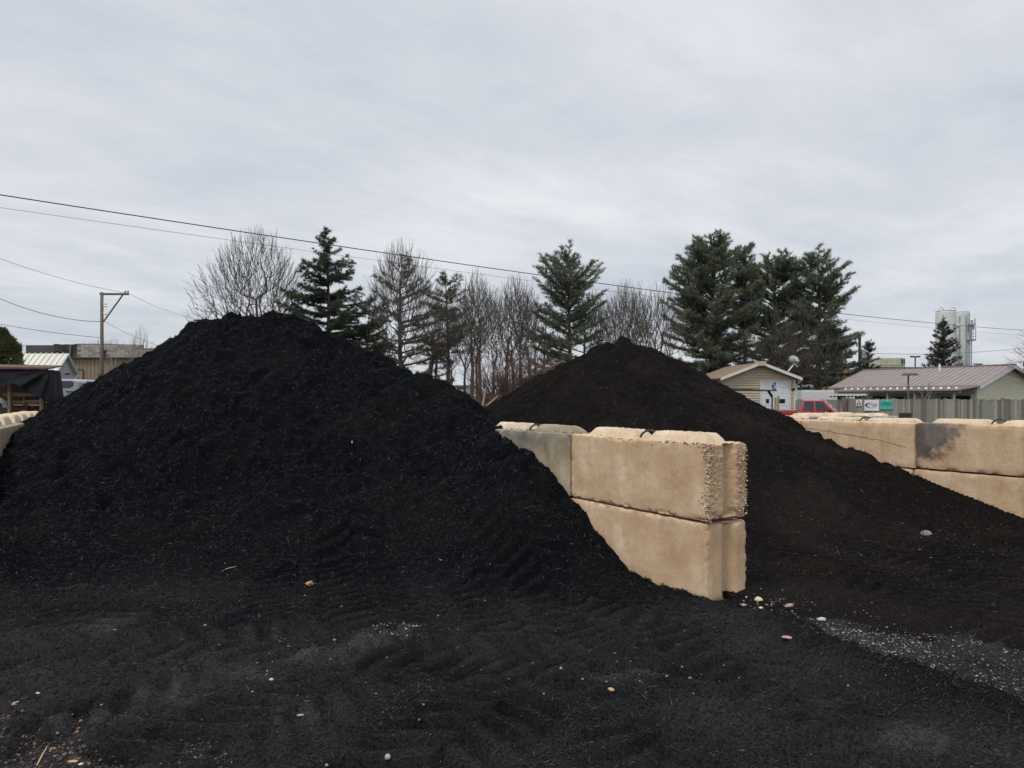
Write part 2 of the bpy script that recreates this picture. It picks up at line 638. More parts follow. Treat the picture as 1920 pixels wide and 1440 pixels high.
# ------------------------------------------------------------------ yard layout
DV = Vector((-0.515, 0.857))           # the bays run away from the viewer to the left
NV = Vector((0.857, 0.515))
C0 = Vector((1.52, 5.75))              # near corner of the middle wall, left face
WT = 0.42                              # visible thickness of the middle wall
BL, BH = 1.83, 0.615                   # block length and height
LW0, LWD = Vector((-6.02, 8.78)), Vector((-0.45, 0.893))
RW0 = Vector((5.51, 10.2))


def seg_field(x, y, pts, sx, sy, rnd):
    """height of a heap with a ridge line; sx, sy: how steep its flanks and its front are"""
    x, y = x * sx, y * sy
    best = np.full(np.shape(x), -9.0)
    for (ax, ay, ah), (bx, by, bh) in zip(pts[:-1], pts[1:]):
        ax, bx, ay, by = ax * sx, bx * sx, ay * sy, by * sy
        ux, uy = bx - ax, by - ay
        l2 = ux * ux + uy * uy + 1e-9
        t = np.clip(((x - ax) * ux + (y - ay) * uy) / l2, 0, 1)
        d = np.hypot(x - ax - t * ux, y - ay - t * uy)
        best = np.maximum(best, ah + t * (bh - ah) - (np.sqrt(d * d + rnd * rnd) - rnd))
    return best


def smax(a, b, k):
    h = np.clip(0.5 + 0.5 * (a - b) / k, 0, 1)
    return b * (1 - h) + a * h + k * h * (1 - h)


def ridge(lst):
    return [tuple(P(a, b, c)) for a, b, c in lst]


R1 = [(-4.2, 5.1, 0.30), (-4.86, 6.5, 0.52)] + ridge([
    (-5, 900, 8.9), (40, 856, 10.6), (84, 846, 12.0), (130, 808, 12.2), (160, 778, 12.2), (190, 718, 12.2),
    (236, 694, 12.2), (290, 673, 12.2), (332, 645, 12.2), (374, 626, 12.2), (398, 604, 12.2), (440, 590, 12.2),
    (545, 589, 12.2), (594, 610, 11.9), (648, 643, 11.5), (704, 667, 11.1), (760, 695, 10.7), (803, 710, 10.4),
    (850, 736, 10.0), (880, 772, 9.4), (930, 802, 8.75), (1000, 860, 7.95)])
R2 = ridge([(905, 796, 13.6), (1000, 722, 13.3), (1060, 681, 13.1), (1120, 648, 13.0), (1165, 632, 13.0),
            (1205, 647, 12.9), (1250, 670, 12.8), (1300, 696, 12.6), (1400, 754, 12.2), (1460, 788, 11.9), (1520, 818, 11.6)])


def berm(x, y):
    """distance to the left of the line where the left bay's mulch ends on the ground"""
    ax, ay, bx, by = 1.62, 5.85, 2.42, 3.47
    l = math.hypot(bx - ax, by - ay)
    d = ((x - ax) * (by - ay) - (y - ay) * (bx - ax)) / l
    return d + 0.07 * vnoise(x * 2.1, y * 2.1, 0.3, 3) + 0.03 * vnoise(x * 7, y * 7, 0.3, 4)


def wall_s(x, y):
    return (x - C0.x) * NV.x + (y - C0.y) * NV.y


def wall_t(x, y):
    return (x - C0.x) * DV.x + (y - C0.y) * DV.y


TRACKS = [  # loader tyre tracks: points on the ground, half width
    ([(-3.1, 3.0), (-2.7, 3.9), (-2.75, 4.8), (-3.2, 5.7)], 0.33),
    ([(-2.5, 3.3), (-1.8, 4.2), (-1.6, 5.2), (-1.9, 6.6)], 0.33),
    ([(-1.5, 3.0), (-0.9, 4.0), (-0.85, 5.0), (-1.3, 6.3), (-1.6, 7.4)], 0.33),
    ([(-0.5, 2.9), (0.0, 3.9), (0.1, 5.0), (-0.25, 6.4)], 0.33),
    ([(0.6, 2.9), (0.75, 4.0), (0.6, 5.2), (0.15, 6.6), (-0.3, 7.6)], 0.32),
    ([(1.55, 3.0), (1.40, 4.1), (1.15, 5.0), (0.7, 5.9)], 0.32),
    ([(-3.0, 4.5), (-1.8, 4.75), (-0.6, 4.55), (0.4, 4.35)], 0.31),
    ([(3.6, 4.0), (3.3, 5.4), (2.7, 7.4), (2.0, 9.0)], 0.33),
    ([(5.3, 5.2), (4.7, 6.8), (4.0, 8.6), (3.2, 10.2)], 0.33),
    ([(4.4, 4.2), (4.2, 5.8), (3.8, 7.4)], 0.33),
    ([(6.4, 6.4), (5.6, 7.6), (4.9, 9.2)], 0.33),
]


def tracks(x, y):
    out = np.zeros(np.shape(x))
    mask = np.zeros(np.shape(x))
    for k, (pts, hw) in enumerate(TRACKS):
        s0 = 0.0
        best = np.full(np.shape(x), 9.0)
        sb = np.zeros(np.shape(x))
        ob = np.zeros(np.shape(x))
        for (ax, ay), (bx, by) in zip(pts[:-1], pts[1:]):
            ux, uy = bx - ax, by - ay
            l = math.hypot(ux, uy)
            t = np.clip(((x - ax) * ux + (y - ay) * uy) / (l * l), 0, 1)
            ox = x - ax - t * ux
            oy = y - ay - t * uy
            d = np.hypot(ox, oy)
            sd = np.sign(ox * uy - oy * ux) * d
            m = d < best
            best = np.where(m, d, best)
            sb = np.where(m, s0 + t * l, sb)
            ob = np.where(m, sd, ob)
            s0 += l
        ins = smooth(hw + 0.05, hw - 0.04, best)
        ph = (sb + np.abs(ob) * 0.55 + 0.05 * vnoise(x * 2.6, y * 2.6, 0.1, 20 + k)) / 0.20
        fr_ = (ph + np.where(ob > 0, 0, 0.5)) % 1.0
        lug = smooth(0.0, 0.12, fr_) * smooth(0.70, 0.58, fr_)
        fade = np.clip(0.80 + 0.6 * vnoise(x * 1.6, y * 1.6, 0.7, 30 + k), 0.25, 1)
        rim = np.exp(-((best - hw - 0.07) / 0.05) ** 2)
        out = out * (1 - ins) + fade * (ins * (-0.058 + 0.072 * lug) + 0.018 * rim)
        mask = np.maximum(mask, ins * fade)
    return out, mask


def pockets(x, y):
    """hollows and slumps in the heaps"""
    o = 0
    for px_, py_, Y_, r_, d_ in [(425, 985, 8.1, 0.42, 0.20), (545, 940, 8.6, 0.35, 0.10), (760, 950, 8.3, 0.30, 0.10), (880, 900, 8.4, 0.3, 0.08), (1110, 870, 9.8, 0.3, 0.08), (620, 720, 10.6, 0.5, 0.10), (260, 900, 9.0, 0.4, 0.09)]:
        X_ = (px_ - 960) / F * Y_
        o = o - d_ * np.exp(-((x - X_) ** 2 + (y - Y_) ** 2) / (r_ * r_))
    return o


def rough_noise(x, y, h):
    """clods and clumps of shredded bark, stronger on the heaps than on the rolled ground"""
    up = smooth(0.10, 0.9, h)
    big = 0.060 * fbm2(x * 1.15, y * 1.15, 2, 1)
    clod = 0.050 * fbm2(x * 3.1, y * 3.1, 2, 5)
    wob = 0.45 * vnoise(x * 1.7, y * 1.7, 0.2, 9)
    ridged = 0.048 * (0.6 - 2 * np.abs(vnoise(x * 4.2 + wob, y * 5.4 - wob, 0.2, 8)))
    pit = -0.18 * np.clip(vnoise(x * 4.4, y * 4.4, 0.8, 15) - 0.40, 0, 1) - 0.15 * np.clip(vnoise(x * 8.3, y * 8.3, 0.8, 16) - 0.45, 0, 1)
    fine = 0.033 * vnoise(x * 8.5, y * 8.5, 0.4, 12) + 0.025 * vnoise(x * 17, y * 17, 0.4, 13)
    grit = 0.009 * vnoise(x * 27, y * 27, 0.4, 14)
    return (big + clod + ridged) * (0.16 + 0.84 * up) + pit * (0.22 + 0.78 * up) + fine * (0.50 + 0.50 * up) + grit


def packed(x, y):
    """where wheels have ground the mulch to grey dust"""
    m = 0
    for px_, py_, rx_, ry_ in [(200, 1185, 0.55, 0.50), (400, 1150, 0.40, 0.30), (330, 1330, 0.40, 0.30), (470, 1290, 0.34, 0.26), (590, 1245, 0.32, 0.30), (690, 1210, 0.28, 0.28), (760, 1195, 0.26, 0.22), (180, 1370, 0.55, 0.26), (1170, 1290, 0.34, 0.30), (1660, 1405, 0.34, 0.28), (1540, 1345, 0.22, 0.28)]:
        Y_ = F * EYE / (py_ - 745.0)
        X_ = (px_ - 960) / F * Y_
        m = np.maximum(m, 1.25 - np.hypot((x - X_) / rx_, (y - Y_) / ry_))
    return np.clip(m * 1.0 + 0.75 * fbm2(x * 3.3, y * 3.3, 4, 44) - 0.22, 0, 1)


def bare_corner(x, y):
    n = 0.12 * vnoise(x * 3, y * 3, 0, 50) + 0.09 * vnoise(x * 9, y * 9, 0, 51)
    return np.maximum(smooth(3.46, 3.32, y + n) * smooth(-1.45, -1.70, x + n), 0.75 * smooth(4.05, 3.8, y + n) * smooth(-2.35, -2.6, x - n))


def h_pile1(x, y):
    v = seg_field(x, y, R1, 0.80, 0.540, 0.13)
    d = berm(x, y)
    front = smooth(-0.02, 0.16, d)
    layer = -0.05 + (0.075 + 0.04 * smooth(6.2, 5.0, y)) * front + (0.17 + 0.07 * vnoise(x * 3.1, y * 3.1, 0.5, 48)) * np.exp(-((d - 0.20) / 0.13) ** 2) * (0.12 + 0.88 * smooth(5.45, 4.7, y))
    worn = smooth(0.25, 0.75, fbm2(x * 0.75 + 3, y * 0.95 + 1, 3, 40) * 0.8 + 0.28)
    layer = layer - 0.018 * worn * smooth(0.5, 1.0, d)
    # bare rolled gravel in the lower left corner
    layer = layer - 0.16 * bare_corner(x, y)
    h = smax(v, layer, 0.16)
    tk, tm = tracks(x, y)
    on = smooth(0.75, 0.25, v) * smooth(0.25, 0.6, d)
    h = h + rough_noise(x, y, v) * (1 - 0.72 * tm * on) + pockets(x, y) + tk * on
    # stops against the middle wall, unless it is high enough to spill over
    s, t = wall_s(x, y), wall_t(x, y)
    inside = (s > 0.12) & (t > -0.05)
    h = np.where(inside & (h < 1.16), -1.0, h)
    h = np.where((s > 0.62 + 0.2 * t.clip(0, 6)) & (t > 0), -1.0, h)
    # and against the left wall
    sl = (x - LW0.x) * LWD.y - (y - LW0.y) * LWD.x
    h = np.where((sl < -0.10) & (h < 1.14), -1.0, h)
    return np.where(sl < -0.62, -1.0, h)


def gravel_mask(x, y):
    """the swept strip of pale gravel beside the berm"""
    d = -berm(x, y)
    cx = smooth(5.75, 5.2, y) * smooth(2.6, 3.6, y)
    wdt = 0.30 + 0.95 * smooth(5.7, 4.2, y)
    nn_ = 0.22 * vnoise(x * 2.6, y * 2.6, 0.2, 60) + 0.16 * vnoise(x * 8, y * 8, 0.2, 62) + 0.10 * vnoise(x * 22, y * 22, 0.2, 63)
    m = smooth(-0.12, 0.05, d) * smooth(wdt + 0.45, wdt - 0.35, d + nn_)
    return m * cx


def h_pile2(x, y):
    v = seg_field(x, y, R2, 0.58, 0.48, 0.03)
    d = -berm(x, y)
    s, t = wall_s(x, y), wall_t(x, y)
    layer = 0.042 + 0.0 * x
    layer = layer - 0.115 * gravel_mask(x, y)
    # thins out to the bare yard towards the lower right corner
    layer = layer - 0.07 * smooth(4.55, 3.7, y + 0.25 * vnoise(x * 1.3, y * 1.3, 0.2, 61))
    nearwall = 0.10 * np.exp(-((np.abs(s - WT) + 0) / 0.25) ** 2) * smooth(-0.3, 0.6, t)
    h = smax(v, layer + nearwall, 0.15)
    # mulch banked along the right hand wall
    sr = (x - RW0.x) * NV.x + (y - RW0.y) * NV.y
    tr = (x - RW0.x) * DV.x + (y - RW0.y) * DV.y
    h = smax(h, 0.56 + 0.32 * tr.clip(-3, 1.8) - 0.75 * np.abs(sr), 0.12)
    tk, tm = tracks(x, y)
    on = smooth(0.7, 0.2, v)
    h = h + 0.8 * rough_noise(x + 31, y + 17, v) * (1 - 0.72 * tm * on) + 0.7 * tk * on
    h = np.where((s < WT * 0.5) & (t > -0.06) & (t < 4.4), -1.0, h)
    h = np.where(d < -0.05, np.where(t > 0.0, h, -1.0), h)
    return np.where(sr > 0.30, -1.0, h)


def ground_h(x, y):
    near = smooth(26, 14, np.hypot(x, y))
    return gz(x, y) + near * (0.008 * vnoise(x * 3, y * 3, 0.1, 70) + 0.006 * vnoise(x * 9, y * 9, 0.1, 71))


# ------------------------------------------------------------------ ground
def ground_mat():
    m = bpy.data.materials.new('dirt_yard')
    m.use_nodes = True
    t = m.node_tree
    nn, ll = t.nodes.new, t.links.new
    b = t.nodes['Principled BSDF']
    b.inputs['Roughness'].default_value = 0.95
    b.inputs['Specular IOR Level'].default_value = 0.2
    tcn = nn('ShaderNodeTexCoord')
    n1_ = nn('ShaderNodeTexNoise')
    n1_.inputs['Scale'].default_value = 1.6
    n1_.inputs['Detail'].default_value = 8
    n1_.inputs['Roughness'].default_value = 0.65
    ll(tcn.outputs['Object'], n1_.inputs['Vector'])
    rp = nn('ShaderNodeValToRGB')
    rp.color_ramp.elements[0].position = 0.36
    rp.color_ramp.elements[0].color = (0.0065, 0.0065, 0.0072, 1)
    rp.color_ramp.elements[1].position = 0.68
    rp.color_ramp.elements[1].color = (0.021, 0.0205, 0.0225, 1)
    ll(n1_.outputs['Fac'], rp.inputs[0])
    n2_ = nn('ShaderNodeTexNoise')
    n2_.inputs['Scale'].default_value = 120
    n2_.inputs['Detail'].default_value = 3
    ll(tcn.outputs['Object'], n2_.inputs['Vector'])
    mx = nn('ShaderNodeMix')
    mx.data_type = 'RGBA'
    mx.blend_type = 'MULTIPLY'
    mx.inputs[0].default_value = 0.8
    rp2 = nn('ShaderNodeValToRGB')
    rp2.color_ramp.elements[0].position = 0.35
    rp2.color_ramp.elements[0].color = (0.45, 0.45, 0.45, 1)
    rp2.color_ramp.elements[1].position = 0.65
    rp2.color_ramp.elements[1].color = (1.5, 1.5, 1.5, 1)
    ll(n2_.outputs['Fac'], rp2.inputs[0])
    ll(rp.outputs[0], mx.inputs[6])
    ll(rp2.outputs[0], mx.inputs[7])
    n5 = nn('ShaderNodeTexVoronoi')
    n5.inputs['Scale'].default_value = 85
    ll(tcn.outputs['Object'], n5.inputs['Vector'])
    rp6 = nn('ShaderNodeValToRGB')
    rp6.color_ramp.interpolation = 'CONSTANT'
    rp6.color_ramp.elements[0].color = (0, 0, 0, 1)
    rp6.color_ramp.elements[1].position = 0.80
    rp6.color_ramp.elements[1].color = (1, 1, 1, 1)
    sp6 = nn('ShaderNodeSeparateColor')
    ll(n5.outputs['Color'], sp6.inputs[0])
    ll(sp6.outputs[0], rp6.inputs[0])
    near_ = wmath('LESS_THAN', n5.outputs['Distance'], 0.30, tree=t)
    fac = wmath('MULTIPLY', rp6.outputs[0], near_, tree=t)
    mx5 = nn('ShaderNodeMix')
    mx5.data_type = 'RGBA'
    ll(fac, mx5.inputs[0])
    ll(mx.outputs[2], mx5.inputs[6])
    mx5.inputs[7].default_value = (0.11, 0.105, 0.10, 1)
    ll(mx5.outputs[2], b.inputs['Base Color'])
    bp = nn('ShaderNodeBump')
    bp.inputs['Strength'].default_value = 0.6
    bp.inputs['Distance'].default_value = 0.01
    ll(n2_.outputs['Fac'], bp.inputs['Height'])
    ll(bp.outputs[0], b.inputs['Normal'])
    return m


def axis(lo, hi, step, far):
    a = list(np.arange(lo, hi + 1e-6, step))
    s, v = step, hi
    while v < far:
        s *= 1.35
        v += s
        a.append(v)
    s, v = step, lo
    while v > -far:
        s *= 1.35
        v -= s
        a.insert(0, v)
    return np.array(a)


ax_, ay_ = axis(-4.5, 7.0, 0.08, 3000), axis(1.5, 7.5, 0.08, 3000)
gx, gy = np.meshgrid(ax_, ay_)
gv = np.stack([gx.ravel(), gy.ravel(), ground_h(gx, gy).ravel()], 1)
nx_ = len(ax_)
ii = (np.arange(len(ay_) - 1)[:, None] * nx_ + np.arange(nx_ - 1)[None, :]).ravel()
gm = np_mesh('ground', gv, np.stack([ii, ii + 1, ii + nx_ + 1, ii + nx_], 1), True)
M_ground = ground_mat()
gm.materials.append(M_ground)
tag(link(bpy.data.objects.new('ground', gm)), kind='structure')


# ------------------------------------------------------------------ mulch heaps
def rolled(x, y, h):
    """1 on the driven floor of the bay, 0 on the loose heap"""
    n = 0.5 * vnoise(x * 1.3, y * 1.3, 0.3, 52)
    return smooth(0.36, 0.06, h) * smooth(7.0, 4.9, y + n)


def heap_mesh(name, fn, x0, x1, y0, y1, step, floor=-0.045, dusty=1.0):
    xs = np.arange(x0, x1, step)
    ys = np.arange(y0, y1, step)
    X, Y = np.meshgrid(xs, ys)
    H = fn(X, Y)
    # keep only what the photograph's side of the heap can show, plus a rim
    ok = H > floor
    n = len(xs)
    q = (np.arange(len(ys) - 1)[:, None] * n + np.arange(n - 1)[None, :])
    o = ok.ravel()
    cnt = o[q].astype(int) + o[q + 1] + o[q + n] + o[q + n + 1]
    q = q[cnt >= 3]
    f = np.stack([q, q + 1, q + n + 1, q + n], 1)
    Hc = np.maximum(H, -0.12).ravel()
    used = np.unique(f)
    rem = np.full(X.size, -1)
    rem[used] = np.arange(len(used))
    v = np.stack([X.ravel()[used], Y.ravel()[used], Hc[used]], 1)
    me_ = np_mesh(name, v, rem[f], True)
    at_ = me_.attributes.new('packed', 'FLOAT', 'POINT')
    pk = np.maximum(packed(v[:, 0], v[:, 1]), 0.42 + 0.36 * fbm2(v[:, 0] * 1.9, v[:, 1] * 1.9, 4, 47)).clip(0, 1) * rolled(v[:, 0], v[:, 1], v[:, 2]) * dusty
    at_.data.foreach_set('value', pk.astype(np.float32))
    return me_


def chips(fn, n, xr, yr, zref, ok_fn, lo=0.02, hi=0.085, seed=1, lay=1.0):
    """splinters of shredded bark lying on the heap: five-point spindles"""
    g = np.random.default_rng(seed)
    out = []
    got = 0
    while got < n:
        x = g.uniform(*xr, n * 2)
        y = g.uniform(*yr, n * 2)
        w = np.minimum(1, (zref / np.maximum(y, zref)) ** 1.25)
        keep = (g.random(n * 2) < w) & (np.abs(x) < y * 0.74 + 0.4)
        x, y = x[keep], y[keep]
        h = fn(x, y)
        k = ok_fn(x, y, h)
        out.append(np.stack([x[k], y[k], h[k]], 1))
        got += int(k.sum())
    c = np.concatenate(out)[:n]
    x, y, h = c.T
    eps = 0.03
    hx = (fn(x + eps, y) - h) / eps
    hy = (fn(x, y + eps) - h) / eps
    hx, hy = np.clip(hx, -1.2, 1.2), np.clip(hy, -1.2, 1.2)
    yaw = g.uniform(0, 2 * math.pi, n)
    flat = np.hypot(hx, hy) < 0.30
    far = (0.80 + 0.035 * np.clip(y, 3, 14)) * (1 - 0.28 * rolled(x, y, h))
    ln = (lo + (hi - lo) * g.random(n) ** 3.0) * far * 0.5
    wd = g.uniform(0.0016, 0.0052, n) * far
    dx, dy = np.cos(yaw), np.sin(yaw)
    tilt = g.normal(0, 0.30, n) * lay
    d = np.stack([dx, dy, dx * hx + dy * hy + tilt], 1)
    d /= np.linalg.norm(d, axis=1)[:, None]
    nrm = np.stack([-hx, -hy, np.ones(n)], 1) + g.normal(0, 0.45, (n, 3))
    s_ = np.cross(d, nrm)
    s_ /= np.linalg.norm(s_, axis=1)[:, None]
    u = np.cross(s_, d)
    p = np.stack([x, y, h + 0.004 + np.abs(tilt) * ln * 0.6], 1)
    bend = u * (ln * g.uniform(-0.25, 0.25, n))[:, None]
    a = p - d * ln[:, None]
    b = p + d * ln[:, None]
    m1 = p + bend + s_ * wd[:, None]
    m2 = p + bend - s_ * wd[:, None]
    m3 = p + bend + u * (wd * 0.8)[:, None]
    V = np.stack([a, m1, m2, m3, b], 1).reshape(-1, 3)
    base = (np.arange(n) * 5)[:, None]
    T = np.array([[0, 1, 3], [0, 3, 2], [4, 3, 1], [4, 2, 3]])
    Fc = (base[:, :, None] + T[None]).reshape(-1, 3)
    return np_mesh('mulch_chips', V, Fc)


pile1 = heap_mesh('mulch_pile', h_pile1, -9.6, 2.9, 2.5, 13.2, 0.0225)
pile1.materials.append(M_mulch1)
o1 = link(bpy.data.objects.new('mulch_pile', pile1))
tag(o1, 'big blue-black mulch heap filling the left bay, spilling over the middle wall', 'mulch pile', 'mulch piles in the storage bays')
g0 = np.random.default_rng(9)
c1 = chips(h_pile1, 98000, (-9.2, 2.9), (2.7, 12.7), 4.5, lambda x, y, h: (h > -0.03) & (g0.random(len(x)) < 1 - rolled(x, y, h)), 0.014, 0.080, 3)
c1.materials.append(M_chip1)
tag(link(bpy.data.objects.new('mulch_chips', c1), o1), kind='stuff')
c3 = chips(h_pile1, 56000, (-5.2, 2.9), (2.7, 8.5), 3.6, lambda x, y, h: (h > -0.03) & (g0.random(len(x)) < rolled(x, y, h) * (1 - 0.65 * packed(x, y)) * (1 - 0.55 * tracks(x, y)[1])), 0.012, 0.085, 13)
c3.materials.append(M_chip3)
tag(link(bpy.data.objects.new('mulch_chips', c3), o1), kind='stuff')

pile2 = heap_mesh('mulch_pile', h_pile2, -2.6, 8.2, 3.0, 14.6, 0.031, dusty=0.22)
pile2.materials.append(M_mulch2)
o2 = link(bpy.data.objects.new('mulch_pile', pile2))
tag(o2, 'brownish black mulch heap in the right bay with a pointed top', 'mulch pile', 'mulch piles in the storage bays')
c2 = chips(lambda x, y: np.maximum(h_pile2(x, y), ground_h(x, y)), 74000, (-2.6, 7.9), (3.1, 13.9), 5.0, lambda x, y, h: (h > 0.0) | ((berm(x, y) < 0) & (h > -0.03) & (x > 1.5) & (y < 6) & (g0.random(len(x)) > 0.6 * gravel_mask(x, y))), 0.016, 0.065, 4)
c2.materials.append(M_chip2)
tag(link(bpy.data.objects.new('mulch_chips', c2), o2), kind='stuff')


def top_h(x, y):
    x, y = np.asarray(x, float), np.asarray(y, float)
    return np.maximum(np.maximum(h_pile1(x, y), h_pile2(x, y)), ground_h(x, y))


# ------------------------------------------------------------------ stones
def stone_shape(seed, sub=1):
    import bmesh
    bm = bmesh.new()
    bmesh.ops.create_icosphere(bm, subdivisions=sub, radius=1.0)
    g = random.Random(seed)
    sx, sy, sz = g.uniform(0.8, 1.25), g.uniform(0.65, 1.0), g.uniform(0.45, 0.75)
    v = np.array([tuple(p.co) for p in bm.verts])
    f = np.array([[q.index for q in p.verts] for p in bm.faces])
    bm.free()
    k = 1 + 0.22 * vnoise(v[:, 0] * 1.3 + seed, v[:, 1] * 1.3, v[:, 2] * 1.3, seed % 40)
    return v * k[:, None] * np.array([sx, sy, sz]), f


def pebbles(name, pts, sizes, material, seed=0):
    g = np.random.default_rng(seed)
    Vs, Fs, off = [], [], 0
    shapes = []
    for i in range(6):
        v, f = stone_shape(i * 7 + 1, 1)
        sel = v
        shapes.append((sel, f))
    # a 12 vertex, 20 face base keeps thousands of stones cheap
    ico = [stone_shape(i * 5 + 2, 1) for i in range(5)]
    for i, (p, s) in enumerate(zip(pts, sizes)):
        v, f = ico[i % 5]
        a = g.uniform(0, 2 * math.pi)
        ca, sa = math.cos(a), math.sin(a)
        vv = v @ np.array([[ca, sa, 0], [-sa, ca, 0], [0, 0, 1]]) * s
        Vs.append(vv + p)
        Fs.append(f + off)
        off += len(v)
    me = np_mesh(name, np.concatenate(Vs), np.concatenate(Fs))
    me.materials.append(material)
    return me


g = np.random.default_rng(21)
gp, gs = [], []
xx, yy = g.uniform(1.4, 4.6, 90000), g.uniform(3.0, 5.9, 90000)
mk = gravel_mask(xx, yy)
thin = 0.55 + 0.55 * vnoise(xx * 2.2, yy * 2.2, 0.3, 64)
keep = g.random(90000) < mk * np.clip(thin, 0.10, 1) * 0.8
xx, yy = xx[keep][:8000], yy[keep][:8000]
zz_ = top_h(xx, yy)
sz_ = 0.0022 + 0.0070 * g.random(len(xx)) ** 3.5
me = pebbles('gravel', np.stack([xx, yy, zz_ + sz_ * 0.3], 1), sz_, M_gravel, 1)
tag(link(bpy.data.objects.new('gravel', me)), 'pale gravel strip on the ground beside the end of the middle wall', 'gravel', kind='stuff')
# sparse white grit over the rolled mulch
xx, yy = g.uniform(-3.6, 6.2, 5200), 2.9 + 6.0 * g.random(5200) ** 1.7
keep = (np.abs(xx) < yy * 0.72)
xx, yy = xx[keep], yy[keep]
cl = vnoise(xx * 1.5, yy * 1.5, 0.9, 66)
keep = (g.random(len(xx)) < np.clip(0.09 + 0.35 * cl, 0.015, 0.4)) & (seg_field(xx, yy, R1, 0.80, 0.540, 0.13) < 0.25)
xx, yy = xx[keep], yy[keep]
bx = np.concatenate([xx, g.normal(-0.76, 0.10, 130), g.normal(-1.35, 0.28, 70), g.normal(0.72, 0.25, 80), g.normal(2.0, 0.16, 130)])
by = np.concatenate([yy, g.normal(4.97, 0.07, 130), g.normal(4.55, 0.14, 70), g.normal(4.15, 0.16, 80), g.normal(5.62, 0.15, 130)])
sz_ = 0.0028 + 0.008 * g.random(len(bx)) ** 3
me = pebbles('grit', np.stack([bx, by, top_h(bx, by) + sz_ * 0.55], 1), sz_, M_gravel, 2)
tag(link(bpy.data.objects.new('grit', me)), 'white grit scattered thinly over the rolled black mulch', 'grit', kind='stuff')
# pinkish gravel in the near left corner
xx, yy = g.uniform(-2.7, -1.2, 9000), g.uniform(3.0, 3.75, 9000)
keep = (h_pile1(xx, yy) < 0.03) & (np.abs(xx) < yy * 0.72)
xx, yy = xx[keep][:2600], yy[keep][:2600]
sz_ = 0.003 + 0.009 * g.random(len(xx)) ** 2.5
me = pebbles('gravel', np.stack([xx, yy, top_h(xx, yy) + sz_ * 0.3], 1), sz_, M_gravel_pink, 3)
tag(link(bpy.data.objects.new('gravel', me)), 'pinkish brown gravel showing through in the near left corner', 'gravel', kind='stuff')

M_stone = {
    'tan': mat('tan_stone', (0.50, 0.35, 0.20), 0.6, 0.2, 30),
    'white': mat('white_stone', (0.52, 0.49, 0.46), 0.7, 0.15, 30),
    'pink': mat('pink_stone', (0.46, 0.32, 0.28), 0.7, 0.2, 30),
    'cream': mat('cream_stone', (0.72, 0.60, 0.42), 0.8, 0.2, 40),
    'grey': mat('grey_stone', (0.36, 0.34, 0.33), 0.7, 0.2, 40),
}


def ground_at(px, py):
    """point of the heaps or yard seen at a pixel"""
    Ys = np.arange(2.6, 14, 0.01)
    hit = np.nonzero(top_h((px - 960.0) / F * Ys, Ys) >= EYE + (745.0 - py) / F * Ys)[0]
    return P(px, py, float(Ys[hit[0]]) if len(hit) else 14.0)


def stone(px, py, size, kind, label, stretch=(1, 1, 1), rz=0.0, seed=1):
    p = ground_at(px, py)
    v, f = stone_shape(seed, 2)
    v = v * np.array(stretch) * size
    me_ = np_mesh('stone', v, f, True)
    me_.materials.append(M_stone[kind])
    o = link(bpy.data.objects.new('stone', me_))
    o.location = (p.x, p.y, p.z + size * 0.10)
    o.rotation_euler = (0, 0, rz)
    return tag(o, label, 'stone', 'loose stones on the mulch')


stone(32, 1319, 0.021, 'tan', 'smooth tan oval pebble by the left picture edge', (1.3, 0.75, 0.9), R(35), 3)
stone(70, 1301, 0.014, 'white', 'small white pebble next to the tan oval pebble', seed=4)
stone(508, 1275, 0.013, 'white', 'round white pebble alone in the near left mulch', seed=5)
stone(565, 1341, 0.015, 'grey', 'dull flat brownish grey stone in the near left mulch', (1.4, 0.8, 0.6), R(20), 6)
stone(1422, 1126, 0.034, 'cream', 'cream knobbly stone lying off the wall end, largest there', (1.0, 0.9, 1.1), R(10), 7)
stone(1427, 1140, 0.017, 'cream', 'small cream stone just below the cream knobbly one', seed=8)
stone(1393, 1135, 0.026, 'grey', 'grey stone nearest the foot of the wall end', (1.1, 0.9, 0.7), R(0), 9)
stone(1480, 1137, 0.030, 'pink', 'pink wedge-shaped stone beyond the wall end', (1.2, 0.8, 0.9), R(25), 10)
stone(1540, 1163, 0.027, 'white', 'pale rounded stone at the far edge of the gravel strip', (1.25, 0.8, 0.9), R(-15), 11)
stone(1480, 1196, 0.028, 'pink', 'pink stone at the near tip of the gravel strip', (1.5, 0.8, 0.5), R(-8), 12)
stone(1146, 1294, 0.020, 'tan', 'tan pebble in a cluster of white grit, right of centre', (1.1, 0.8, 0.8), R(-30), 13)
stone(727, 1420, 0.017, 'grey', 'dull pebble at the bottom edge left of centre', seed=14)
stone(137, 1429, 0.017, 'tan', 'buff stone among the pink gravel in the near corner', (1.2, 0.9, 0.7), 0.3, 15)
stone(152, 1434, 0.013, 'cream', 'rounder cream stone among the pink gravel', seed=16)
# half buried lump of pale rubble in the right bay
p = ground_at(1737, 1004)
v, f = stone_shape(31, 3)
v = v * (1 + 0.10 * vnoise(v[:, 0] * 5, v[:, 1] * 5, v[:, 2] * 5, 6))[:, None] * np.array([0.075, 0.06, 0.06])
me = np_mesh('rubble_lump', v, f, True)
me.materials.append(mat('dirty_rubble', (0.035, 0.03, 0.029), 0.9, 0.5, 9, col2=(0.42, 0.39, 0.38)))
o = link(bpy.data.objects.new('rubble_lump', me))
o.location = (p.x, p.y, p.z + 0.02)
tag(o, 'pale-topped lump of rubble half buried in the right bay floor', 'rubble')

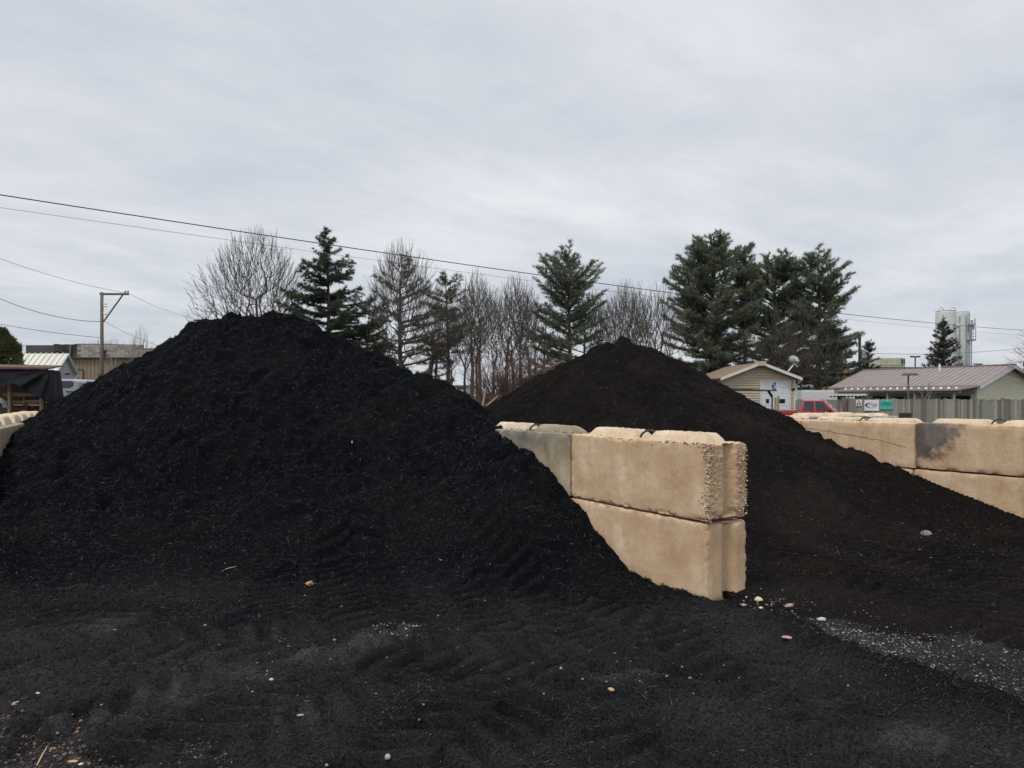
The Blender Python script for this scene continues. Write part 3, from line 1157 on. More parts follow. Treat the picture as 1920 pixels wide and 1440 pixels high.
# leaves, straw and pale splinters
M_leaf = mat('dead_leaf', (0.44, 0.20, 0.095), 0.7, 0.25, 60)
M_leaf2 = mat('pale_leaf', (0.62, 0.38, 0.26), 0.7, 0.2, 60)
M_straw = mat('straw', (0.62, 0.46, 0.26), 0.7, 0.2, 40)
M_pale_wood = mat('pale_wood', (0.50, 0.45, 0.36), 0.8, 0.2, 40)


def leaf(px, py, size, material, label, rz, lob):
    p = ground_at(px, py)
    n = 22
    vv = [(0, 0, size * 0.12)]
    for i in range(n):
        a = 2 * math.pi * i / n
        r = size * (0.62 + 0.38 * abs(math.cos(a * 0.5)) ** 2 + lob * math.cos(a * 7))
        vv.append((r * math.cos(a), r * 0.62 * math.sin(a), size * (0.22 * math.sin(a * 2) + 0.25 * (r / size) ** 2)))
    top = [(0, i + 1, (i + 1) % n + 1) for i in range(n)]
    m_ = MB().add(vv, top)
    m_.tube([(size * 0.95, 0, size * 0.2), (size * 1.3, 0.02 * size, size * 0.32), (size * 1.7, 0.1 * size, size * 0.3)], size * 0.03, 4)
    o_ = m_.build('leaf', material)
    md = o_.modifiers.new('thickness', 'SOLIDIFY')
    md.thickness = 0.0008
    o_.location = (p.x, p.y, p.z + 0.012)
    o_.rotation_euler = (R(28), R(8), rz)
    return tag(o_, label, 'leaf')


leaf(577, 1098, 0.045, M_leaf, 'curled orange-brown leaf on the mulch left of centre', R(15), 0.10)
leaf(826, 1053, 0.030, M_leaf2, 'small pinkish curled leaf at the foot of the left heap', R(120), 0.05)


def stick(name, px, py, ln, r, yaw, el, material, label, cat):
    p = ground_at(px, py)
    d = Vector((math.cos(yaw) * math.cos(el), math.sin(yaw) * math.cos(el), math.sin(el)))
    q = Vector((0, 0, 0))
    o_ = MB().tube([q, d * ln * 0.5 + Vector((0, 0, ln * 0.03)), d * ln], [r, r, r * 0.5], 5).build(name, material)
    o_.location = (p.x, p.y, p.z + 0.006)
    return tag(o_, label, cat)


stick('straw', 69, 1438, 0.085, 0.0028, R(85), R(40), M_straw, 'pale straw standing up at the bottom left corner', 'straw')
stick('wood_splinter', 418, 1070, 0.11, 0.0035, R(30), R(10), M_pale_wood, 'thin grey splinter on the left mulch, above the worn patch', 'splinter')
stick('wood_splinter', 824, 1434, 0.055, 0.006, R(80), R(30), M_pale_wood, 'stubby pale splinter at the bottom edge, near the middle', 'splinter')
stick('wood_splinter', 660, 832, 0.075, 0.008, R(100), R(48), M_pale_wood, 'pale splinter sticking out of the middle of the big heap', 'splinter')
stick('wood_splinter', 212, 1183, 0.045, 0.0028, R(20), R(3), M_straw, 'short white splinter lying on the grey worn patch', 'splinter')
stick('wood_splinter', 1395, 1072, 0.10, 0.004, R(60), R(8), M_pale_wood, 'thin pale splinter just right of the wall end', 'splinter')


# ------------------------------------------------------------------ concrete blocks
def block_body(res, Lb=BL, W=0.6, H=BH, r=0.03, seed=0, amp=0.0025, groove=True, honey=False, chip=0.02):
    """rounded, chipped concrete block; local x runs along it, z up"""
    nx, ny, nz = max(2, round(Lb / res)), max(2, round(W / res)), max(2, round(H / res))
    lin = lambda a, b, n: np.linspace(a, b, n + 1)
    V, Fc, off = [], [], 0

    def face(A, B, mk, flip):
        nonlocal off
        a, b = np.meshgrid(A, B, indexing='ij')
        v_ = mk(a.ravel(), b.ravel())
        n_ = len(B)
        q = (np.arange(len(A) - 1)[:, None] * n_ + np.arange(n_ - 1)[None, :]).ravel() + off
        f_ = np.stack([q, q + n_, q + n_ + 1, q + 1], 1)
        V.append(v_)
        Fc.append(f_[:, ::-1] if flip else f_)
        off += len(v_)

    X_, Y_, Z_ = lin(0, Lb, nx), lin(-W / 2, W / 2, ny), lin(0, H, nz)
    z0 = lambda a: np.zeros_like(a)
    face(X_, Y_, lambda a, b: np.stack([a, b, z0(a) + H], 1), False)
    face(X_, Y_, lambda a, b: np.stack([a, b, z0(a)], 1), True)
    face(X_, Z_, lambda a, b: np.stack([a, z0(a) - W / 2, b], 1), False)
    face(X_, Z_, lambda a, b: np.stack([a, z0(a) + W / 2, b], 1), True)
    face(Y_, Z_, lambda a, b: np.stack([z0(a), a, b], 1), True)
    face(Y_, Z_, lambda a, b: np.stack([z0(a) + Lb, a, b], 1), False)
    v_ = np.concatenate(V)
    lo = np.array([r, -W / 2 + r, r])
    hi = np.array([Lb - r, W / 2 - r, H - r])
    inn = np.clip(v_, lo, hi)
    d = v_ - inn
    ln = np.linalg.norm(d, axis=1)[:, None]
    nrm = d / np.maximum(ln, 1e-9)
    v2 = inn + nrm * r
    x, y, z = v_.T
    edge = np.clip((np.abs(d) > 1e-6).sum(1) - 1, 0, 1) * 1.0
    # soften distance to the nearest edge
    e1 = np.sort(np.stack([np.minimum(x, Lb - x), np.minimum(y + W / 2, W / 2 - y), np.minimum(z, H - z)], 1), axis=1)
    ed = np.hypot(e1[:, 0], e1[:, 1])
    wear = np.exp(-(ed / 0.024) ** 2)
    s = seed * 11.3
    nz_ = amp * (vnoise(x * 9 + s, y * 9, z * 9, 1) + 0.8 * vnoise(x * 22 + s, y * 22, z * 22, 2) + 0.5 * vnoise(x * 60 + s, y * 60, z * 60, 3)) * 0.7
    nz_ = nz_ - wear * chip * np.clip(0.55 * vnoise(x * 11 + s, y * 11, z * 11, 4) + 0.7 * vnoise(x * 37 + s, y * 37, z * 37, 14) + 0.1, 0, 1)
    if honey:
        # unfinished, pebbly concrete along the near upright edge, the end and the top rim
        mk_ = np.exp(-((x - 0.03) / 0.055) ** 2) * smooth(-0.15, 0.25, z - 0.33 + 0.0 * x + 0.30 * vnoise(z * 5, y * 3, 0.2, 8) + 0.25)
        mk_ = np.maximum(mk_, np.exp(-((z - H) / 0.05) ** 2) * smooth(0.75, 0.2, x))
        mk_ = np.maximum(mk_, smooth(0.04, 0.0, x) * smooth(-0.02, -0.09, y))
        mk_ = np.maximum(mk_, smooth(0.04, 0.0, x) * smooth(0.10, 0.16, y))
        mk_ = np.maximum(mk_, 0.9 * wear * smooth(0.5, 0.1, x))
        peb = 0.55 - np.minimum(cells(x * 62 + y * 62 + s, z * 62 - y * 13, 3), 1.0)
        nz_ = nz_ + mk_ * (0.017 * peb - 0.006 + 0.006 * vnoise(x * 30 + s, y * 30, z * 30, 7))
        # the chamfered, broken lower corner
        nz_ = nz_ - 0.03 * smooth(0.12, 0.0, x + (z) * 1.0 + 0.05 * vnoise(z * 14, y * 14, x * 14, 9))
    v2 = v2 + nrm * nz_[:, None]
    if groove:
        fr = smooth(0.03, 0.0, x)
        gd = 0.075 * np.clip(1 - np.abs(y + 0.02) / 0.075, 0, 1) ** 0.7
        v2[:, 0] += fr * gd
    return np_mesh('body', v2, np.concatenate(Fc), True)


def lug_mesh(Lx, W, h, seed, material, res=0.022):
    """raised key on top of a block: a flat-topped hump with sloping ends"""
    nx, ny = max(6, round(Lx / res)), max(6, round(W / res))
    a, b = np.meshgrid(np.linspace(0, 1, nx + 1), np.linspace(0, 1, ny + 1), indexing='ij')
    x, y = a * Lx, (b - 0.5) * W
    ex = np.minimum(x, Lx - x)
    ey = np.minimum(y + W / 2, W / 2 - y)
    t = np.minimum(np.clip(ex / 0.07 + 0.25 * vnoise(x * 12 + seed, y * 12, 0.4, 7), 0, 1), np.clip(ey / 0.06 + 0.25 * vnoise(x * 12 + seed, y * 12, 0.7, 8), 0, 1))
    z = h * t + 0.005 * vnoise(x * 9 + seed * 3, y * 9, 0.2, 5) + 0.006 * vnoise(x * 33 + seed * 3, y * 40, 0.2, 6)
    z = np.where((ex < 1e-6) | (ey < 1e-6), -0.03, z)
    v_ = np.stack([x.ravel(), y.ravel(), z.ravel()], 1)
    n_ = ny + 1
    q = (np.arange(nx)[:, None] * n_ + np.arange(ny)[None, :]).ravel()
    me_ = np_mesh('lug', v_, np.stack([q, q + n_, q + n_ + 1, q + 1], 1), False)
    me_.materials.append(material)
    return me_


def block(corner, direc, z, label, material, W=0.6, Lb=BL, res=0.035, lugs=True, loop=True, seed=0, lug_mat=None, groove=True, honey=False, group='concrete blocks of the bay walls', lug_h=0.062, side=1, chip=0.02, tilt=0.0):
    """corner: near corner on the visible long face; direc: direction away from the viewer"""
    direc = direc.normalized()
    perp = Vector((direc.y, -direc.x)) * side        # towards the hidden side
    c = corner + perp * (W / 2)
    t_ = thing('concrete_block', label, 'concrete block', (c.x, c.y, z), math.atan2(direc.y, direc.x), group)
    t_.rotation_euler[1] = tilt
    me_ = block_body(res, Lb, W, BH, 0.018, seed, 0.0020, groove, honey, chip)
    me_.materials.append(material)
    link(bpy.data.objects.new('body', me_), t_)
    if lugs:
        lw = W * 0.62
        for i, x0 in enumerate((0.13, Lb / 2 + 0.09)):
            lo = bpy.data.objects.new('lug', lug_mesh(Lb / 2 - 0.22, lw, lug_h, seed + i, lug_mat or material))
            lo.location = (x0, 0, BH - 0.006)
            link(lo, t_)
    if loop:
        pts = [(Lb / 2, 0.09 * math.cos(a) * 1.0, BH - 0.02 + 0.085 * math.sin(a)) for a in np.linspace(0, math.pi, 9)]
        pts = [(Lb / 2 + q[1] * 0.8, q[1] * 0.6, q[2]) for q in pts]
        MB().tube(pts, 0.0105, 6).build('lifting_loop', M_steel, t_, True)
    return t_


# middle wall
block(C0 + DV * 0.02, DV, 0.0, 'tan concrete block at the near end of the middle wall, bottom course', M_conc, WT + 0.02, res=0.02, lugs=False, loop=False, seed=1, chip=0.03)
hero = block(C0 + DV * 0.0, DV, BH + 0.012, 'tan pebbly-edged concrete block on top at the near end of the middle wall', M_conc, WT, res=0.0115, seed=2, honey=True, chip=0.03, lug_mat=M_conc_pale, lug_h=0.075)
block(C0 + DV * (BL + 0.03), DV, 0.0, 'buried bottom concrete block second from the near end of the middle wall', M_conc, WT, lugs=False, loop=False, seed=3, groove=False)
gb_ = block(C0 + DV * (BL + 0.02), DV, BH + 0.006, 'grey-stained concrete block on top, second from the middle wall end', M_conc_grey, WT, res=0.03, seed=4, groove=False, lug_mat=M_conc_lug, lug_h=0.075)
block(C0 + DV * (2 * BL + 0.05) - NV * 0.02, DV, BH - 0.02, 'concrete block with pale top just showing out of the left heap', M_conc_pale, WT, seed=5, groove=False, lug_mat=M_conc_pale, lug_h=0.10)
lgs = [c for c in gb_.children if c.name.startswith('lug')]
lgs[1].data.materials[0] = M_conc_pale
# right wall
block(RW0 - DV * (BL + 0.01), DV, BH + 0.022, 'concrete block with a black stain, top course at the right picture edge', M_conc_burn, 0.6, seed=6, lug_mat=M_conc_pale, groove=False)
blkA = block(RW0 + DV * 0.01, DV, BH + 0.012, 'cracked tan concrete block on top of the right wall, left of the stained one', M_conc, 0.6, seed=7, lug_mat=M_conc_pale, groove=False)
block(RW0 - DV * (BL - 0.02), DV, 0.004, 'clean tan concrete block under the black-stained one', M_conc, 0.62, lugs=False, loop=False, seed=8, groove=False)
block(RW0 + DV * 0.04, DV, 0.0, 'mostly buried tan concrete block in the bottom course of the right wall', M_conc, 0.62, lugs=False, loop=False, seed=9, groove=False)
block(RW0 + DV * (BL + 0.04), DV, BH + 0.01, 'pale-topped concrete block where the right heap meets the right wall', M_conc, 0.6, seed=10, lug_mat=M_conc_pale, groove=False)
# short wall beyond, in front of the red pickup
fb = Vector((5.0, 14.0))
block(fb, NV, BH + 0.02, 'grey concrete block beyond the right wall, below the pickup bed', mat('grey_concrete', (0.40, 0.36, 0.30), 0.9, 0.2, 6, 0.4, 60), 0.6, seed=11, lug_mat=M_conc_pale, groove=False, lug_h=0.06)
block(fb + NV * (BL + 0.02), NV, BH + 0.0, 'short grey concrete block beyond the right wall, below the pickup hood', MATS['grey_concrete'], 0.6, Lb=1.0, seed=12, lug_mat=M_conc_pale, groove=False, lug_h=0.06)
block(fb + NV * 0.03, NV, 0.0, 'bottom-course concrete block under the grey one below the pickup bed', MATS['grey_concrete'], 0.6, lugs=False, loop=False, seed=13, groove=False)
block(fb + NV * (BL + 0.04), NV, 0.0, 'short bottom-course concrete block under the one below the pickup hood', MATS['grey_concrete'], 0.6, Lb=1.0, lugs=False, loop=False, seed=14, groove=False)
# left wall
names = ['brown-streaked concrete block nearest at the left picture edge', 'pale-topped concrete block next behind the nearest one of the left wall', 'concrete block of the left wall half covered by the big heap', 'farthest concrete block of the left wall, behind the heap']
for k in range(4):
    cnr = LW0 + LWD * ((k - 1) * (BL + 0.02) + 0.35)
    block(cnr, LWD, BH, names[k], M_conc_left, 0.6, seed=20 + k, lug_mat=M_conc_pale, groove=False, side=-1, lug_h=0.12, loop=(k != 1))
for k in range(2):
    cnr = LW0 + LWD * ((k - 1) * (BL + 0.02) + 0.38)
    block(cnr, LWD, -0.02, ['bottom concrete block under the nearest one of the left wall', 'bottom concrete block second along the left wall'][k], M_conc_left, 0.6, lugs=False, loop=False, seed=30 + k, groove=False, side=-1)
# exposed pebbles where the cement has washed out of the near top block
g = np.random.default_rng(41)
pp, ss = [], []
HW = WT / 2
for i in range(850):
    r_ = g.random()
    if r_ < 0.42:        # band beside the near upright edge of the long face
        z_ = g.uniform(0.02, BH - 0.01)
        c_ = 0.045 + 0.05 * (0.5 + 0.5 * math.sin(z_ * 7 + 0.6)) + 0.07 * max(0, (z_ - 0.45) / 0.16)
        x_ = abs(g.normal(0, c_ * 0.5))
        q = (x_, HW - 0.004, z_)
    elif r_ < 0.66:      # far strip of the end
        q = (0.002, -HW + abs(g.normal(0, 0.055)), g.uniform(0.03, BH - 0.02))
    elif r_ < 0.78:      # left strip of the end
        q = (0.002, HW - abs(g.normal(0, 0.05)), g.uniform(0.03, BH - 0.02))
    elif r_ < 0.90:      # top rim
        q = (abs(g.normal(0, 0.35)), HW - abs(g.normal(0, 0.012)), BH - abs(g.normal(0, 0.02)))
    else:                # bottom rim
        q = (abs(g.normal(0, 0.10)), HW - 0.004 - abs(g.normal(0, 0.02)), abs(g.normal(0, 0.02)) + 0.006)
    if abs(q[1] + 0.02) < 0.07 and q[0] < 0.01:
        continue
    if q[0] > BL:
        continue
    pp.append(q)
    ss.append(0.003 + 0.011 * g.random() ** 3)
M_peb = island_mat('exposed_pebbles', [(0, (0.22, 0.15, 0.10)), (0.3, (0.46, 0.34, 0.22)), (0.7, (0.64, 0.48, 0.33)), (1, (0.76, 0.63, 0.47))], 0.9, 0.2)
me = pebbles('exposed_pebbles', np.array(pp), np.array(ss), M_peb, 5)
tag(link(bpy.data.objects.new('exposed_pebbles', me), hero), kind='stuff')
pp, ss = [], []
for x0 in (0.17, BL / 2 + 0.10):
    for i in range(170):
        a_, b_ = g.random(), g.random()
        lx_, ly_ = a_ * (BL / 2 - 0.27), (b_ - 0.5) * WT * 0.62
        ex_, ey_ = min(lx_, BL / 2 - 0.27 - lx_), min(ly_ + WT * 0.31, WT * 0.31 - ly_)
        t_ = min(float(smooth(0.0, 0.13, ex_)), float(smooth(0.0, 0.11, ey_)))
        pp.append((x0 + lx_, ly_, BH - 0.004 + 0.075 * t_))
        ss.append(0.004 + 0.006 * g.random() ** 2)
me = pebbles('exposed_pebbles', np.array(pp), np.array(ss), M_peb, 6)
tag(link(bpy.data.objects.new('exposed_pebbles', me), hero), kind='stuff')
# fine crack wandering across the upper right wall block
pts = [(BL - 0.05 - i * 0.052, 0.301, 0.49 - 0.0030 * i - 0.055 * (i / 32) ** 2 * 2 + 0.016 * float(vnoise(i * 0.9, 0.3, 0.1, 3))) for i in range(33)]
MB().tube(pts, [0.0016 + 0.0022 * abs(float(vnoise(i * 1.7, 0.1, 0, 4))) for i in range(33)], 4).build('crack', M_steel, blkA)

# mulch spilled on the wall tops
def spill(xr, yr, n, inside, z, seed, mat_, label):
    me_ = chips(lambda x, y: np.zeros_like(x) + z, n, xr, yr, 6.0, inside, 0.012, 0.05, seed, 0.6)
    me_.materials.append(mat_)
    tag(link(bpy.data.objects.new('spilled_mulch', me_)), label, 'mulch', kind='stuff')


spill((-1.6, 1.6), (5.8, 9.8), 700, lambda x, y, h: (wall_s(x, y) > 0.02) & (wall_s(x, y) < WT - 0.02) & (wall_t(x, y) > 0.15) & (np.random.default_rng(2).random(len(x)) < smooth(0.2, 3.2, wall_t(x, y)) ** 2 + 0.03), 2 * BH + 0.010, 61, M_chip1, 'black mulch crumbs spilled on top of the middle wall')
sr_ = lambda x, y: (x - RW0.x) * NV.x + (y - RW0.y) * NV.y
tr_ = lambda x, y: (x - RW0.x) * DV.x + (y - RW0.y) * DV.y
spill((3.5, 8.0), (7.5, 13.0), 500, lambda x, y, h: (sr_(x, y) > 0.02) & (sr_(x, y) < 0.3) & (tr_(x, y) > -1.8) & (tr_(x, y) < 3.2) & (np.random.default_rng(3).random(len(x)) < smooth(-1.0, 2.6, tr_(x, y)) + 0.05), 2 * BH + 0.024, 62, M_chip2, 'black mulch crumbs spilled on top of the right wall')
# ------------------------------------------------------------------ trees
def seg_mesh(name, segs, material, sides=3):
    """tapered tubes from an array of (p0, p1, r0, r1)"""
    s = np.array(segs, dtype=float)
    p0, p1, r0, r1 = s[:, 0:3], s[:, 3:6], s[:, 6], s[:, 7]
    d = p1 - p0
    d /= np.maximum(np.linalg.norm(d, axis=1), 1e-9)[:, None]
    ref = np.where(np.abs(d[:, 2:3]) > 0.9, np.array([[1.0, 0, 0]]), np.array([[0, 0, 1.0]]))
    u = np.cross(d, ref)
    u /= np.linalg.norm(u, axis=1)[:, None]
    w = np.cross(d, u)
    V = []
    for (c, r) in ((p0 - d * 0.3 * r0[:, None], r0), (p1 + d * 0.3 * r1[:, None], r1)):
        for k in range(sides):
            a = 2 * math.pi * k / sides
            V.append(c + (u * math.cos(a) + w * math.sin(a)) * r[:, None])
    V = np.stack(V, 1).reshape(-1, 3)
    b = (np.arange(len(s)) * 2 * sides)[:, None, None]
    q = np.array([[k, (k + 1) % sides, sides + (k + 1) % sides, sides + k] for k in range(sides)])[None]
    me_ = np_mesh(name, V, (b + q).reshape(-1, 4), sides > 4)
    me_.materials.append(material)
    return me_


def nrm3(v):
    l = math.sqrt(v[0] * v[0] + v[1] * v[1] + v[2] * v[2]) + 1e-9
    return (v[0] / l, v[1] / l, v[2] / l)


def bare_tree(name, label, x, y, seed, height, trunk_r, mt=None, mw=None, group=None, cat='tree', tips=520, wid=2.0, base=0.28, fork=0.22, lean=(0, 0), shape=0.55, minr=0.008, droop=0.0, thick=14):
    """leafless tree: limbs divide again and again towards tips that fill the crown's envelope
    wid: crown half width, base: crown bottom as a share of the height, shape: share at which it is widest"""
    g_ = np.random.default_rng(seed)
    t_ = thing(name, label, cat, (x, y, GZ(x, y)), 0, group)
    f = g_.random(tips * 3)
    prof = np.where(f < shape, np.sin(np.clip(f / shape, 0, 1) * math.pi / 2) ** 0.75, np.cos((f - shape) / (1 - shape) * math.pi / 2) ** 0.62)
    keep = g_.random(tips * 3) < np.maximum(prof, 0.08)
    f, prof = f[keep][:tips], prof[keep][:tips]
    n = len(f)
    az = g_.uniform(0, 2 * math.pi, n)
    lob = 1 + 0.13 * np.sin(az * 3 + seed) + 0.10 * np.sin(az * 5 + seed * 2 + f * 6)
    rr = wid * prof * lob * (0.25 + 0.75 * np.sqrt(g_.random(n)))
    z = height * (base + (1 - base) * f) + g_.normal(0, 0.02 * height, n)
    z = np.minimum(z, height)
    T = np.stack([rr * np.cos(az) + lean[0] * z, rr * np.sin(az) + lean[1] * z, z - droop * rr], 1)
    big, small = [], []

    def rad(m):
        return max(minr, 0.80 * trunk_r * (m / n) ** 0.52)

    def limb(p, d, q, r0, r1, m):
        """bowed limb that leaves along the parent's direction"""
        L_ = float(np.linalg.norm(q - p))
        c = p + d * L_ * 0.30
        c = c + g_.normal(0, 0.018 * L_, 3)
        ns = 4 if m > 60 else (3 if m > 6 else 2)
        prev = p
        for i in range(1, ns + 1):
            u = i / ns
            w_ = (1 - u) ** 2 * p + 2 * u * (1 - u) * c + u * u * q
            ra, rb = r0 + (r1 - r0) * (i - 1) / ns, r0 + (r1 - r0) * u
            (big if m >= thick else small).append((*prev, *w_, ra, rb))
            prev_d = w_ - prev
            prev = w_
        return prev_d / (np.linalg.norm(prev_d) + 1e-9)

    stack = []
    p0 = np.array([0, 0, -0.15])
    p1 = np.array([lean[0] * height * fork, lean[1] * height * fork, height * fork])
    d0 = limb(p0, nrm_arr(p1 - p0), p1, trunk_r, rad(n), 999)
    stack.append((p1, d0, T, 0))
    while stack:
        p, d, pts, lv = stack.pop()
        m = len(pts)
        if m <= 2:
            for q in pts:
                limb(p, d, q, rad(1), minr * 0.7, 1)
            continue
        c = pts.mean(0)
        v = pts - c
        w = np.linalg.svd(v[:: max(1, m // 60)], full_matrices=False)[2][0]
        w = w + g_.normal(0, 0.25, 3)
        s_ = v @ w
        cut = np.quantile(s_, g_.uniform(0.34, 0.66))
        for part in (pts[s_ <= cut], pts[s_ > cut]):
            if len(part) == 0:
                continue
            if len(part) <= 2:
                stack.append((p, d, part, lv + 1))
                continue
            cc = part.mean(0)
            tt = 1 - 0.90 * 0.80 ** (lv + g_.uniform(0.3, 1.0))
            rel = cc - p1
            q = p1 + np.array([rel[0] * tt ** 1.22, rel[1] * tt ** 1.22, rel[2] * tt ** 0.92])
            q = q + g_.normal(0, 0.012 * height * (1 - tt), 3)
            nd = limb(p, d, q, rad(len(part)) * 1.12, rad(len(part)), len(part))
            stack.append((q, nd, part, lv + 1))
    link(bpy.data.objects.new('trunk', seg_mesh('trunk', big, mt or M_bark, 4)), t_)
    link(bpy.data.objects.new('crown', seg_mesh('crown', small, mw or M_twig, 3)), t_)
    return t_


def nrm_arr(v):
    return v / (np.linalg.norm(v) + 1e-9)


def needle_mesh(name, P0, D, material, n=9, ln=0.26, wd=0.030, cone=0.75, seed=0):
    """tufts of narrow needle blades around points P0 with main directions D"""
    g_ = np.random.default_rng(seed)
    n = int(n * 1.6)
    wd = wd * 0.85
    m = len(P0)
    P_ = np.repeat(P0, n, 0)
    d = np.repeat(D, n, 0) + g_.normal(0, cone, (m * n, 3))
    d /= np.linalg.norm(d, axis=1)[:, None]
    s = np.cross(d, g_.normal(0, 1, (m * n, 3)))
    s /= np.linalg.norm(s, axis=1)[:, None]
    l_ = ln * g_.uniform(0.6, 1.25, m * n)[:, None]
    w_ = wd * g_.uniform(0.7, 1.3, m * n)[:, None]
    root = P_ + g_.normal(0, ln * 0.16, (m * n, 3))
    V = np.stack([root - s * w_ * 0.8, root + s * w_ * 0.8, root + d * l_], 1).reshape(-1, 3)
    b = (np.arange(m * n) * 3)[:, None]
    me_ = np_mesh(name, V, b + np.array([[0, 1, 2]]))
    me_.materials.append(material)
    return me_


def conifer(name, label, x, y, seed, height, profile, material, trunk_r=0.2, whorls=18, per=(4, 6), e0=0.1, e1=0.6, droop=0.0, sub_step=0.34, sub_len=0.42, tuft_step=0.17,
            n=8, ln=0.26, wd=0.03, cone=0.7, group=None, bare=0.12, lean=(0, 0), hang=0.0, keep=1.0, bark=None, vary=(0.7, 1.15)):
    """evergreen: trunk, whorls of limbs, side twigs and needle tufts"""
    g_ = random.Random(seed)
    t_ = thing(name, label, 'tree', (x, y, GZ(x, y)), 0, group)
    hs = [p[0] for p in profile]
    rs = [p[1] for p in profile]
    trunk, limbs, P0, D = [], [], [], []
    npt = 10
    prev = (0, 0, -0.1)
    pr = trunk_r
    cx = lambda f: (lean[0] * f * height + 0.10 * math.sin(f * 5 + seed), lean[1] * f * height + 0.10 * math.cos(f * 4 + seed))
    for i in range(1, npt + 1):
        f = i / npt
        c = cx(f)
        q = (c[0], c[1], f * height)
        r1_ = max(trunk_r * (1 - f * 0.93), 0.02)
        trunk.append((*prev, *q, pr, r1_))
        prev, pr = q, r1_
    f_lo = hs[0]
    for w_ in range(whorls):
        f = f_lo + (1 - f_lo) * ((w_ + g_.uniform(-0.2, 0.2)) / whorls)
        f = min(max(f, f_lo), 0.985)
        for b_ in range(g_.randint(*per)):
            if g_.random() > keep:
                continue
            az = g_.uniform(0, 2 * math.pi)
            fb_ = f + g_.uniform(-0.45, 0.45) / whorls
            Lb_ = float(np.interp(f, hs, rs)) * g_.uniform(*vary)
            c = cx(f)
            p = (c[0], c[1], min(fb_, 0.985) * height)
            el = e0 + (e1 - e0) * max(0.0, (f - f_lo) / (1 - f_lo)) + g_.gauss(0, 0.08)
            nseg = 6
            r_ = max(0.012, 0.022 * Lb_)
            pts = [p]
            for i in range(nseg):
                ang = el - droop * (1 - i / nseg) + 0.34 * (i / nseg) ** 1.5
                az += g_.gauss(0, 0.05)
                st = Lb_ / nseg
                p = (p[0] + math.cos(az) * math.cos(ang) * st, p[1] + math.sin(az) * math.cos(ang) * st, p[2] + math.sin(ang) * st)
                limbs.append((*pts[-1], *p, r_ * (1 - i / nseg * 0.8), r_ * (1 - (i + 1) / nseg * 0.8)))
                pts.append(p)
            s_ = bare * Lb_ + 0.1
            side = 1
            while s_ < Lb_:
                fi = s_ / Lb_ * nseg
                i = min(int(fi), nseg - 1)
                tt = fi - i
                a_, c_ = pts[i], pts[i + 1]
                q = tuple(a_[m] + (c_[m] - a_[m]) * tt for m in range(3))
                side = -side
                sl = sub_len * (0.62 + 0.48 * (1 - s_ / Lb_)) * g_.uniform(0.7, 1.25) * max(0.5, min(1.2, Lb_ / 2.2))
                az2 = az + side * g_.uniform(0.6, 1.1)
                e2 = el * 0.5 + g_.uniform(-0.1, 0.35) - hang
                dv = (math.cos(az2) * math.cos(e2), math.sin(az2) * math.cos(e2), math.sin(e2))
                k = 0.10
                while k < sl:
                    P0.append((q[0] + dv[0] * k, q[1] + dv[1] * k, q[2] + dv[2] * k))
                    D.append((dv[0] * 0.7, dv[1] * 0.7, dv[2] * 0.7 + 0.35 - 1.2 * hang))
                    k += tuft_step
                limbs.append((*q, q[0] + dv[0] * sl, q[1] + dv[1] * sl, q[2] + dv[2] * sl, 0.012, 0.006))
                P0.append(q)
                D.append((dv[0] * 0.4, dv[1] * 0.4, 0.5 - hang))
                s_ += sub_step * g_.uniform(0.7, 1.3)
            P0.append(pts[-1])
            D.append((math.cos(az) * 0.7, math.sin(az) * 0.7, 0.5))
    c = cx(1.0)
    for k in range(7):
        P0.append((c[0] + g_.gauss(0, 0.08), c[1] + g_.gauss(0, 0.08), height - k * 0.10))
        D.append((g_.gauss(0, .3), g_.gauss(0, .3), 1))
    link(bpy.data.objects.new('trunk', seg_mesh('trunk', trunk + limbs, bark or M_bark, 4)), t_)
    link(bpy.data.objects.new('crown', needle_mesh('crown', np.array(P0), np.array(D), material, n, ln, wd, cone, seed)), t_)
    return t_


def at(px, Y):
    return (px - 960.0) / F * Y, Y


def top(py, Y):
    return EYE + (745.0 - py) / F * Y - GZ(0, Y)


GT = 'leafless trees of the tree line'
GC = 'evergreens of the tree line'
# the broad leafless tree above the big heap
x, y = at(505, 50)
bare_tree('bare_tree', 'broad leafless tree with a rounded fan crown rising behind the big heap', x - 0.9, y, 3, top(421, 50), 0.36, tips=2300, wid=4.0, base=0.24, fork=0.17, shape=0.45, group=GT, minr=0.011, mt=M_bark_tan)
# Norway spruce beside it
x, y = at(613, 46)
conifer('spruce_tree', 'tall dark spruce with drooping twigs right of the broad bare tree', x, y, 5, top(430, 46), [(0.05, 4.1), (0.3, 3.9), (0.55, 3.0), (0.75, 2.0), (0.9, 0.85), (1, 0.15)],
        M_needle_spruce, 0.24, 27, (5, 7), -0.05, 0.45, 0.15, 0.20, 0.55, 0.14, 10, 0.20, 0.026, 0.6, GC, 0.10, hang=0.35)
